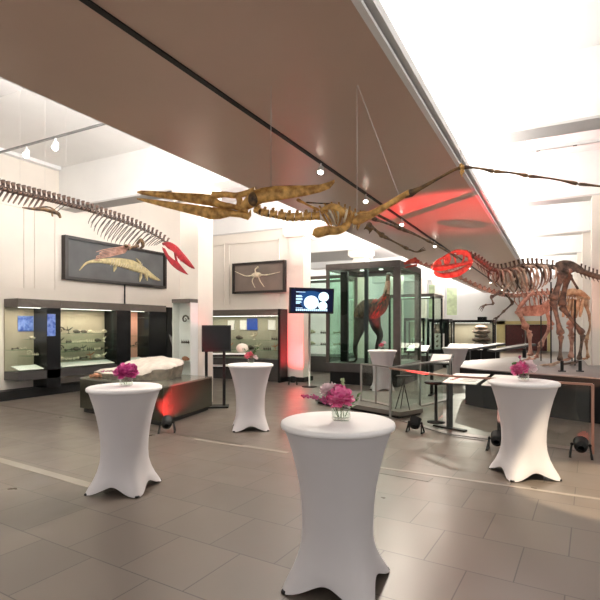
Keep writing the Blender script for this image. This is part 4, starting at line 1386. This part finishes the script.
m.curve([g_(353, 222, 4.75), g_(360, 219, 4.72), g_(372, 214, 4.7), g_(388, 205, 4.62), g_(402, 196.5, 4.56), g_(410, 193, 4.52)], [.03, .05, .038, .03, .028, .033], 10, 4)
m.build('upper_arm_bone', 'gold_bone', pt)
m = MB()
m.curve([g_(404, 196.5, 4.55), g_(411, 193, 4.52), g_(420, 188.5, 4.46), g_(440, 177.5, 4.34), g_(455, 169.5, 4.25), g_(462, 167.5, 4.2)], [.02, .038, .02, .013, .013, .022], 8, 4)
m.build('forearm_bone', 'gold_dark', pt)
m = MB()
m.ball(g_(462.5, 167.5, 4.2), .026, 8, 6).ball(g_(461, 165, 4.2), .015, 8, 6)
for dx, dv in ((-3, 7), (0, 9), (3, 6)):
    m.tube([g_(462, 168.5, 4.2), g_(462 + dx * .6, 168 + dv * .6, 4.18), g_(462 + dx * .3, 168 + dv, 4.16)], [.009, .007, .003], 5)
m.build('claw_fingers', 'gold_bone', pt)
wf = [(463, 167, 4.2), (494, 171.5, 4.05), (528, 176, 3.9), (578, 184, 3.72), (640, 193, 3.5)]
for i, (a, b) in enumerate(zip(wf[:-1], wf[1:])):
    MB().bone(g_(*a), g_(*b), .0105 - .001 * i, 8, 1.7, .008).build('wing_finger_bone', 'gold_dark', pt)
# other wing and legs going back
MB().bone(g_(372, 218, 5.0), g_(402, 229, 5.6), .014, 8).build('upper_arm_bone', 'gold_dark', pt)
MB().bone(g_(402, 229, 5.6), g_(431, 242, 6.3), .012, 8).build('forearm_bone', 'gold_dark', pt)
MB().bone(g_(431, 242, 6.3), g_(458, 258, 7.1), .010, 8).build('wing_finger_bone', 'gold_dark', pt)
MB().bone(g_(376, 214, 5.1), g_(446, 250, 6.7), .011, 8, 1.3).build('wing_finger_bone', 'gold_dark', pt)
MB().bone(g_(368, 224, 4.95), g_(383, 236, 5.15), .016, 8).build('thigh_bone', 'gold_dark', pt)
MB().bone(g_(383, 236, 5.15), g_(408, 249, 5.5), .011, 8).build('shin_bone', 'gold_dark', pt)
m = MB()
m.curve([g_(408, 249, 5.5), g_(417, 252, 5.6), g_(425, 250, 5.7)], [.011, .009, .005], 6, 4)
for k in range(3):
    m.tube([g_(417, 252, 5.6), g_(424 + k, 247 + 1.5 * k, 5.66)], [.007, .003], 5)
m.build('hind_foot', 'gold_dark', pt)
MB().bone(g_(366, 226, 4.9), g_(372, 231, 4.9), .022, 8).build('thigh_bone', 'gold_dark', pt)
# folded small finger bones behind the crest
MB().bone(g_(297, 199.5, 5.3), g_(319, 210.5, 5.1), .013, 8, 1.5).build('wrist_bone', 'gold_bone', pt)
MB().bone(g_(306, 202.5, 5.3), g_(331, 204, 5.1), .007, 6, 1.3).build('wrist_bone', 'gold_dark', pt)
wire(pt, g_(271, 187, 4.9)); wire(pt, g_(357, 213, 4.9)); wire(pt, g_(399, 196, 4.58), dx=-.45, dy=.1); wire(pt, g_(462, 165, 4.2), dx=-.1)

# ------------------------------------------------------------------ marine reptile, left
mr = thing('marine_reptile_skeleton', 'long dark-spined swimming reptile skeleton with a red skull hanging at the left', 'skeleton', tuple(at(90, 215, 7.9)))
def depth_m(u): return 6.6 + (u + 10) / 190 * 2.9
def m_(u, v, dd=0): return at(u, v, depth_m(u) + dd)
sp_ = [m_(-26, 179), m_(0, 188), m_(20, 193), m_(45, 199), m_(65, 204), m_(88, 210), m_(105, 215.5), m_(125, 222), m_(145, 230), m_(160, 238), m_(168, 244)]
out = spine(mr, sp_, 42, .075, .034, .105, .045, 'vert_bone', 'vertebra', [1.0, 1.0, 1.05, 1.0, .95, .85], lean=.05, fat=2.1)
MB().curve(sp_, .012, 6, 4).build('support_rod', 'black', mr)
for i, (p, d) in enumerate(out):
    u = -26 + i / 44 * 194
    s, uu = frame_of(d)
    if u < 34:
        MB().tube([p - uu * .02, p - uu * .08 - d * .04, p - uu * .17 - d * .10], [.014, .017, .010], 5).build('chevron_bone', 'brown_bone', mr)
    elif 78 < u < 152:
        L = .42 * math.sin(PI * min(1, (u - 66) / 96)) ** .8
        rib_pair(mr, p, d, max(.06, L), .15 * max(.3, L / .42), .0085, 'rib_bone', back=-.20 * L / .42, k=.5)
# fore paddle girdle with reddish fingers
m = MB()
m.curve([m_(136, 245, -.1), m_(141, 240, -.1), m_(143, 246, -.1), m_(139, 249, -.1)], [.02, .035, .03, .015], 8, 4)
m.curve([m_(128, 249, -.2), m_(133, 247, -.15), m_(138, 246, -.1)], [.03, .022, .03], 8, 3)
m.ball(m_(126, 246, -.25), (.05, .04, .03), 8, 6)
m.build('shoulder_girdle', 'gold_dark', mr)
for k in range(6):
    v0 = 247 + k * 1.6
    pts = [m_(130 - k, 245 + k * 1.5, -.2), m_(118 - k, v0 + .5, -.3), m_(105 - 2 * k, v0 + 2.5 + k * .4, -.35), m_(96 + (k % 3) * 3, v0 + 5, -.4)]
    MB().curve(pts, [.014, .011, .008, .004], 6, 5).build('paddle_finger', 'cream_bone', mr)
# hind paddle below the tail
m = MB()
m.curve([m_(22.5, 207.5), m_(34, 209), m_(44, 209.5), m_(52, 211.5), m_(58, 213.5), m_(60.5, 218)], [.010, .022, .028, .035, .03, .016], 8, 5)
m.curve([m_(30, 208.5), m_(47, 206.8), m_(55, 210)], [.006, .014, .01], 6, 4)
m.curve([m_(52, 212), m_(52.5, 216.5)], [.02, .012], 6, 3)
m.build('hind_paddle', 'gold_dark', mr)
MB().tube([m_(57, 211.5), m_(67, 203.5)], .007, 6).tube([m_(53, 210.5), m_(63, 203)], .006, 6).build('paddle_hanger', 'rib_bone', mr)
# skull
sk = MB()
n_ = V((-SN, CS, 0))
def sw(pts, rs, m=sk, dd=0, flat=1.0): m.curve([m_(u, v, dd) for u, v in pts], rs, 8, 5, flat)
for dd in (-.05, .05):
    sk.plate([m_(u, v, dd) for u, v in ((162.5, 243), (168, 242), (174, 245.5), (179, 250.5), (184, 256), (190, 263), (194.8, 268.8), (190, 267), (184.5, 262.5), (180.5, 261), (177.5, 257), (173, 251.5), (168.5, 249))], n_, .03)
sw([(163, 244), (169, 243.5), (176, 247.5), (183, 255), (190, 263), (194.5, 268.5)], [.03, .036, .036, .03, .022, .008])
sw([(178, 257), (184, 262), (190, 266.5), (194, 268.5)], [.02, .02, .016, .008])
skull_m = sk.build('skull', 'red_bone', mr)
jw = MB()
for dd in (-.05, .05):
    jw.plate([m_(u, v, dd) for u, v in ((162, 247), (165, 248.5), (168.5, 255), (173, 259), (178, 262), (182, 267), (188.5, 275), (183, 272.5), (177, 269), (171, 264), (167, 258), (164, 252))], n_, .03)
sw([(163, 248.5), (167, 256), (172, 263), (178, 268.5), (183, 271.5), (188, 274.5)], [.016, .03, .034, .032, .026, .008], jw)
sw([(175, 253), (176, 259), (178, 265)], [.022, .022, .02], jw)
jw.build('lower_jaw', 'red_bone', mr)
th = MB()
for k in range(8):
    u, v = 183 + k * 1.3, 259.5 + k * 1.15
    th.tube([m_(u, v), m_(u - 1.4, v + 1.6)], [.006, .001], 4)
th.build('teeth', 'cream_bone', skull_m)
for u, v in ((45, 197), (66, 202), (140, 226), (20, 191)):
    wire(mr, m_(u, v), 5.94, .0012)

# ------------------------------------------------------------------ big meat-eater on the platform
al = thing('predator_dinosaur_skeleton', 'brown two-legged predator dinosaur skeleton with a red-lit toothed skull on the platform', 'skeleton',
           (*at(568, 368, 11.3).xy, PZ))
def depth_a(u): return 11.3 - max(0, (540 - u)) * .0085
def a_(u, v, dd=0): return at(u, v, depth_a(u) + dd)
neck = [a_(470, 255), a_(477, 258.5), a_(484, 264), a_(491, 269)]
spine(al, neck, 7, .085, .055, .07, .06, 'brown_bone', 'neck_vertebra', [.9, 1.0, 1.1])
back = [a_(491, 269), a_(500, 270.5), a_(512, 268.5), a_(525, 266), a_(540, 266), a_(555, 267.5)]
out = spine(al, back, 14, .10, .058, .12, .06, 'brown_bone', 'back_vertebra', [.9, 1.0, 1.15, 1.15, 1.05], lean=.1)
MB().curve([a_(470, 256)] + neck[1:] + back[1:], .016, 6, 4).build('support_rod', 'black', al)
for i, (p, d) in enumerate(out):
    L = (.28, .36, .44, .52, .56, .58, .58, .57, .56, .54, .50, .44, .36, .26)[i]
    rib_pair(al, p + V((0, 0, -.0)), d, L, .24 if 1 < i < 12 else .17, .024, 'tan_bone' if i % 3 else 'brown_bone', back=.06, k=.35)
ga = MB()
for k in range(13):
    u = 503 + k * 3.6
    ga.tube([a_(u, 293.5 + .25 * k, -.16), a_(u + 2, 296.5 + .2 * k, 0), a_(u, 293.5 + .25 * k, .16)], .009, 5)
ga.build('belly_ribs', 'cream_bone', al)
ne = MB()
for k in range(6):
    u, v = 474 + 3.1 * k, 261 + 2.2 * k
    for sg in (-1, 1):
        ne.tube([a_(u, v, sg * .05), a_(u + 3.5, v + 3.5, sg * .08), a_(u + 5.5, v + 9, sg * .09)], [.012, .009, .003], 5)
ne.build('neck_rib', 'brown_bone', al)
tail = [a_(578, 270), a_(590, 274.5, -.1), a_(600, 277.5, -.2), a_(620, 283, -.3), a_(660, 292, -.4), a_(700, 298, -.4)]
spine(al, tail, 30, .105, .065, .10, .06, 'brown_bone', 'tail_vertebra', [1.15, 1.0, .8, .6], lean=.35)
spine(al, [a_(555, 267.5), a_(567, 268), a_(578, 270)], 5, .11, .065, .06, .09, 'brown_bone', 'sacral_vertebra', lean=.2)
ch = MB()
o2, _ = resample(tail, 30)
for i, (p, d) in enumerate(o2[:22]):
    ch.tube([p - V((0, 0, .03)), p - V((0, 0, .14 - .006 * i)) + d * .05], [.014, .008], 5)
ch.build('chevron_bones', 'brown_bone', al)
# pelvis: crest-shaped upper blade, forward and rear lower bars
pv = MB()
for dd in (-.13, .13):
    pv.plate([a_(u, v, dd) for u, v in ((553.5, 269), (556, 263.5), (560, 261.2), (566, 260.8), (573, 262.5), (580, 266.5), (585, 271), (583, 273), (576, 271.5), (571, 273), (564, 274.5), (558, 271.5))], V((-SN, CS, 0)), .035)
    pv.curve([a_(556, 263.5, dd), a_(563, 261, dd), a_(573, 262.5, dd), a_(583, 269, dd)], .022, 6, 3)
    pv.ball(a_(566, 271.5, dd * 1.25), (.075, .05, .07), 10, 7)
pv.build('hip_blade', 'brown_bone', al)
m = MB()
m.curve([a_(564, 272), a_(560, 281), a_(557, 290), a_(560, 292.5)], [.045, .03, .03, .045], 8, 4)
m.build('pubis_bone', 'tan_bone', al)
m = MB()
m.curve([a_(568, 272), a_(573, 281), a_(578, 289)], [.045, .025, .03], 8, 4)
m.build('ischium_bone', 'brown_bone', al)
MB().ball(a_(570, 271, -.19), (.055, .03, .055), 10, 7).build('hip_joint', 'cream_bone', al)
# hind legs
def leg_chain(pts, rs, mt, names, root, fn, dd):
    for (p, q), r_, nm in zip(zip(pts[:-1], pts[1:]), rs, names):
        MB().bone(fn(p[0], p[1], dd), fn(q[0], q[1], dd), r_, 10, 1.75).build(nm, mt, root)
def foot(root, fn, u, v, dd, L, mt, r_=.02, z=PZ):
    p = fn(u, v, dd)
    for q in (-.55, -.05, .45):
        dv = -RT * math.cos(q) + V((-SN, CS, 0)) * math.sin(q)
        a0 = p + dv * .03
        P = [a0, V((*(p + dv * L * .45).xy, z + .05)), V((*(p + dv * L * .8).xy, z + .03)), V((*(p + dv * L).xy, z + .015))]
        MB().curve(P, [r_ * 1.3, r_, r_ * .9, r_ * .35], 7, 3).build('toe', mt, root)
leg_chain([(563, 273), (553, 300), (561, 335), (560, 361)], [.068, .050, .038], 'brown_bone', ['thigh_bone', 'shin_bone', 'foot_bone'], al, a_, -.18)
foot(al, a_, 560, 362, -.18, .42, 'tan_bone')
leg_chain([(568, 274), (561, 306), (583, 334), (579, 360)], [.065, .046, .036], 'brown_bone', ['thigh_bone', 'shin_bone', 'foot_bone'], al, a_, .2)
foot(al, a_, 579, 361, .2, .38, 'brown_bone')
for u, dd, vt in ((551, .0, 282), (575, .15, 300)):
    p = a_(u, vt, dd)
    MB().tube([(p.x, p.y, PZ), p], .016, 8).build('support_post', 'black', al)
# arms
MB().curve([a_(526, 269, -.2), a_(518, 276, -.24), a_(508, 286, -.24), a_(503, 292, -.2)], [.02, .026, .028, .045], 8, 4, flat=.7).build('shoulder_blade', 'tan_bone', al)
for dd, pts in ((-.2, [(502, 292), (491, 297), (493.5, 304), (485, 305)]), (.2, [(506, 294), (513, 303), (503, 312), (498, 317)])):
    leg_chain(pts, [.026, .018, .014], 'brown_bone', ['upper_arm_bone', 'forearm_bone', 'hand_bone'], al, a_, dd)
    u, v = pts[-1]
    for k in range(3):
        MB().curve([a_(u, v, dd), a_(u - 4 + k, v + 1.5 + k, dd), a_(u - 6.5 + 1.5 * k, v + 5 + k, dd)], [.014, .011, .003], 6, 3).build('claw', 'brown_bone', al)
# skull, open bars with big windows
s_ = MB()
for dd in (-.11, .11):
    k = dd
    def c_(pts, rs): s_.curve([a_(u, v, k * q) for u, v, q in pts], rs, 7, 4)
    c_([(432.5, 267.5, .25), (440, 268, .5), (450, 266.5, .8), (460, 264.5, 1), (470, 262, 1)], [.05, .062, .055, .042, .04])     # upper jaw
    c_([(433.5, 265, .25), (437, 261, .4), (443, 257.5, .6), (450, 253.5, .8), (457, 250.8, .9), (466, 251.5, 1)], [.028, .026, .024, .026, .032, .036])
    c_([(444, 258, .6), (445, 263, .7), (446, 267, .8)], [.02, .02, .024])
    c_([(452.5, 253, .8), (455, 259, .9), (456, 265, 1)], [.024, .02, .024])
    c_([(462, 251.5, 1), (464, 257, 1.05), (462, 263, 1.1)], [.022, .018, .022])
    c_([(466, 251, 1), (470, 256, 1), (472, 262, .9)], [.034, .028, .034])
s_.ball(a_(468, 254.5), (.08, .09, .07), 10, 7)
for dd in (-.11, .11):
    def pp_(u, v, q): return a_(u, v, dd * q)
    nn_ = V((-SN, CS, 0))
    s_.plate([pp_(432.5, 268.5, .3), pp_(434, 264.5, .3), pp_(438, 261, .4), pp_(441, 261, .5), pp_(442, 267.5, .6), pp_(437, 270, .4)], nn_, .03)
    s_.plate([pp_(445.5, 257.5, .7), pp_(449, 255, .75), pp_(451, 258, .8), pp_(448.5, 267, .8), pp_(446, 267, .75)], nn_, .03)
    s_.plate([pp_(456, 251.5, .95), pp_(466, 250.5, 1), pp_(471, 256, 1), pp_(473, 262, .95), pp_(468, 264, 1), pp_(468, 257, 1), pp_(463, 254.5, 1), pp_(457, 255, .95)], nn_, .03)
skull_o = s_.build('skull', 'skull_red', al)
j = MB()
for dd in (-.11, .11):
    j.curve([a_(434.5, 271.5, dd * .25), a_(438, 274.5, dd * .4), a_(448, 275.5, dd * .7), (a_(458, 273, dd * .9)), a_(466, 268.5, dd), a_(472, 263, dd * .95)], [.03, .05, .062, .072, .062, .03], 8, 4, flat=.5)
j.ball(a_(436, 273), (.04, .05, .03), 8, 6)
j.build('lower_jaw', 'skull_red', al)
te = MB()
for dd in (-.11, .11):
    for i in range(9):
        u = 435 + i * 3
        w_ = .3 + .07 * i
        te.tube([a_(u, 268.3 - .12 * i, dd * w_), a_(u + .8, 271.5 - .2 * i, dd * w_)], [.010, .002], 5)
        if i < 7:
            te.tube([a_(u + 1, 273.5 - .1 * i, dd * w_), a_(u + 1.5, 270.8 - .1 * i, dd * w_)], [.008, .002], 5)
te.build('teeth', 'cream_bone', skull_o)

# ------------------------------------------------------------------ long-necked plant-eater behind it
pl_ = thing('long_necked_dinosaur_skeleton', 'rose-lit skeleton of a long-necked four-legged dinosaur standing behind the predator', 'skeleton',
            (*at(545, 362, 12.9).xy, PZ))
def depth_p(u): return 12.9 - max(0, 530 - u) * .004
def p_(u, v, dd=0): return at(u, v, depth_p(u) + dd)
nk = [p_(418, 263), p_(430, 266), p_(442, 270), p_(456, 276), p_(470, 283), p_(484, 289), p_(500, 294), p_(516, 296)]
spine(pl_, nk, 20, .115, .055, .05, .07, 'cream_bone', 'neck_vertebra', [.7, .85, 1.0, 1.15], lean=.1)
MB().curve(nk, .014, 6, 4).build('support_rod', 'cream_bone', pl_)
bk = [p_(516, 296), p_(530, 294), p_(545, 293), p_(560, 293), p_(576, 296)]
out = spine(pl_, bk, 12, .10, .055, .07, .05, 'cream_bone', 'back_vertebra', [1, 1.15, 1.15, 1.1])
for i, (p, d) in enumerate(out):
    rib_pair(pl_, p, d, (.28, .36, .42, .46, .48, .48, .48, .46, .44, .40, .36, .3)[i], .22, .016, 'cream_bone' if i < 7 else 'amber_bone', back=.03, k=.4)
tl = [p_(576, 296), p_(584, 299, .3), p_(587, 303, .9), p_(588, 308, 1.6)]
spine(pl_, tl, 14, .11, .045, .06, .04, 'amber_bone', 'tail_vertebra', [1, .9, .7])
hd = MB()
hd.curve([p_(419, 262), p_(414, 261), p_(409, 262), p_(404, 264)], [.05, .07, .055, .025], 9, 4, flat=.7)
hd.ball(p_(415, 258.5), (.05, .04, .03), 8, 6)
hd.curve([p_(417, 265), p_(410, 266.5), p_(405, 267.5)], [.03, .025, .015], 7, 4, flat=.7)
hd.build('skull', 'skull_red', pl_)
for dd in (-.2, .2):
    MB().curve([p_(534, 291, dd), p_(527, 298, dd * 1.2), p_(521, 305, dd * 1.2), p_(517, 311, dd)], [.03, .055, .06, .03], 8, 4, flat=.5).build('shoulder_blade', 'cream_bone', pl_)
m = MB()
m.plate([p_(517, 309), p_(526, 306), p_(540, 305), p_(548, 300), p_(550, 310), p_(540, 316), p_(524, 316)], n_, .12)
m.build('breast_plate', 'cream_bone', pl_)
leg_chain([(518, 310), (526, 328), (529.5, 333), (530.5, 356)], [.060, .045, .044], 'cream_bone', ['upper_arm_bone', 'elbow_bone', 'forearm_bone'], pl_, p_, -.22)
foot(pl_, p_, 530.5, 357, -.22, .2, 'cream_bone', .02)
leg_chain([(545, 305), (551, 326), (540, 346), (536, 358)], [.055, .045, .036], 'cream_bone', ['upper_arm_bone', 'forearm_bone', 'hand_bone'], pl_, p_, .15)
foot(pl_, p_, 536, 358.5, .15, .2, 'cream_bone', .02)
# hind quarter with broad amber hip plate
m = MB()
for dd in (-.2, .2):
    m.curve([p_(561, 296, dd), p_(570, 292, dd), p_(580, 293, dd), p_(590, 299, dd)], [.05, .09, .09, .03], 9, 4, flat=.45)
m.build('hip_blade', 'amber_bone', pl_)
m = MB()
for k in range(5):
    u = 563 + 4.2 * k
    m.curve([p_(u + 3, 299, -.24), p_(u + 1.5, 309, -.27), p_(u, 319 - abs(k - 2), -.24)], [.045, .058, .035], 7, 3, flat=.8)
m.build('thigh_plate', 'amber_bone', pl_)
leg_chain([(578, 300), (570, 326), (572, 336), (571, 358)], [.06, .06, .048], 'cream_bone', ['thigh_bone', 'knee_bone', 'shin_bone'], pl_, p_, -.15)
foot(pl_, p_, 571, 358.5, -.15, .24, 'cream_bone', .022)
leg_chain([(584, 300), (592, 322), (586, 340), (588, 358)], [.045, .036, .03], 'amber_bone', ['thigh_bone', 'shin_bone', 'foot_bone'], pl_, p_, .3)
foot(pl_, p_, 588, 358.5, .3, .22, 'amber_bone', .02)
for u, dd, vt in ((541, .0, 296), (572, .0, 298)):
    p = p_(u, vt, dd)
    MB().tube([(p.x, p.y, PZ), p], .014, 8).build('support_post', 'black', pl_)
# small label stands on the platform
for k, (u, nm) in enumerate(((562, 'left'), (580, 'right'))):
    p = at(u, 372, 9.9)
    t = thing('platform_label_stand', '%s of two short black label stands on the platform edge' % nm, 'label stand', (p.x, p.y, PZ), 'label stands on the platform')
    MB().box((p.x - .03, p.y - .03, PZ), (p.x + .03, p.y + .03, PZ + .22)).build('post', 'black', t)
    MB().box((p.x - .07, p.y - .05, PZ), (p.x + .07, p.y + .05, PZ + .02)).build('foot', 'black', t)

# ------------------------------------------------------------------ ceiling tracks and lamps
def lamp(p, aim, label, grp, s=1.0, glow='lampglow', body='white'):
    p = V(p)
    t = thing('track_lamp', label, 'lamp', tuple(p), grp)
    d = V(aim).normalized()
    c = p - V((0, 0, .11 * s))
    MB().tube([p, c], .012 * s, 8).build('stem', body, t)
    MB().tube([c - d * .07 * s, c - d * .05 * s, c + d * .04 * s, c + d * .06 * s], [.02 * s, .042 * s, .05 * s, .052 * s], 14).build('housing', body, t)
    MB().tube([c + d * .058 * s, c + d * .066 * s], [.045 * s, .045 * s], 14).build('lens', glow, t)
    return c + d * .075 * s
lm = [(-3.075, 6.5, 'nearest lamp on the canopy track, above the flying reptile crest'), (-3.075, 8.4, 'second lamp on the canopy track, above the breastbone'),
      (-3.075, 10.7, 'third lamp on the canopy track, near the red glow'), (-3.075, 14.0, 'fourth lamp on the canopy track, before the far hall'),
      (-3.075, 20.0, 'fifth lamp on the canopy track, added to light the far hall'), (-3.075, 27.0, 'sixth and tiny lamp, added far down the canopy track'),
      (-3.075, 33.0, 'last tiny lamp, added at the far end of the canopy track')]  # the three farthest lamps are added to brighten the far wall
for x, y, lb in lm:
    q = lamp((x, y, 4.134), (.1, -.45, -.85), lb, 'lamps on the canopy track', .85)
    spot('track_spot', q, (-3.0, y - 2.0, 0), 260 if y < 15 else 1500, (1, .9, .77), 100, .8)
# left bay track
t = thing('ceiling_track', 'thin grey lamp track under the left ceiling bay', 'track', (-8.0, 5.45, 5.0))
MB().slab((-9.6, 5.5, 5.0), (-4.9, 5.5, 5.0), .035, .03).build('rail', 'silverframe', t)
for x in (-9.4, -5.2):
    MB().tube([(x, 5.5, 5.0), (x, 5.5, ZC)], .006, 6).build('hanger_rod', 'wire', t)
for x, lb in ((-8.45, 'left of two glowing lamps on the left bay track'), (-7.65, 'right of two glowing lamps on the left bay track')):
    q = lamp((x, 5.5, 4.98), (.35, -.4, -.75), lb, 'lamps on the left bay track', 1.1)
    spot('bay_spot', q, (x - 1.5, 8, 1), 60, (1, .92, .8), 70, .7)
t = thing('ceiling_track', 'thin white lamp track under the right ceiling bay', 'track', (1, 9.3, 4.8))
MB().slab((-.8, 9.35, 4.78), (3.0, 9.35, 4.78), .06, .05).build('rail', 'white', t)
for x in (-.3, .25, .8, 1.35):
    MB().box((x - .03, 9.33, 4.75), (x + .03, 9.37, 4.80)).build('socket', 'darkgrey', t)
for x in (-.5, 1.6):
    MB().tube([(x, 9.35, 4.8), (x, 9.35, ZC)], .01, 6).build('hanger_rod', 'wire', t)

# warm spotlight pool beside the right table
spot('warm_right_spot', (1.6, 4.2, 4.6), (.5, 6.1, 0), 1500, (1, .82, .58), 23, .3)

# ------------------------------------------------------------------ light of the hall
# uplighter strips lying on top of the canopy, washing the white ceiling
area('canopy_uplight_right', (-1.75, 17, 4.36), .3, 36, 900, (1, .98, .95), (PI, math.radians(12), 0))
area('canopy_uplight_left', (-4.4, 17.5, 4.36), .3, 38, 3300, (1, .97, .94), (PI, math.radians(-25), 0))
up = MB()
for x in (-1.8, -4.45):
    up.box((x - .1, -2, 4.285), (x + .2, YB - 1, 4.33))
tag(up.build('uplighter_channel', 'white'), 'white uplighter channel lying on top of the taupe canopy', 'lamp')

wd = bpy.data.worlds.new('world')
scn.world = wd
wd.use_nodes = True
bg = wd.node_tree.nodes['Background']
bg.inputs['Color'].default_value = (1.0, .955, .91, 1)
bg.inputs['Strength'].default_value = .62

# ------------------------------------------------------------------ camera
cam = bpy.data.cameras.new('camera')
cam.sensor_width = 36
cam.lens = F / 600 * 36
cam.shift_y = (HZ - 300) / 600
cam.clip_end = 200
co = bpy.data.objects.new('camera', cam)
co.location = (0, 0, CH)
co.rotation_euler = (PI / 2, 0, YAW)
COL.objects.link(co)
scn.camera = co
scn.view_settings.view_transform = 'Standard'
scn.view_settings.look = 'None'
scn.view_settings.gamma = 1
scn.view_settings.exposure = 0.62
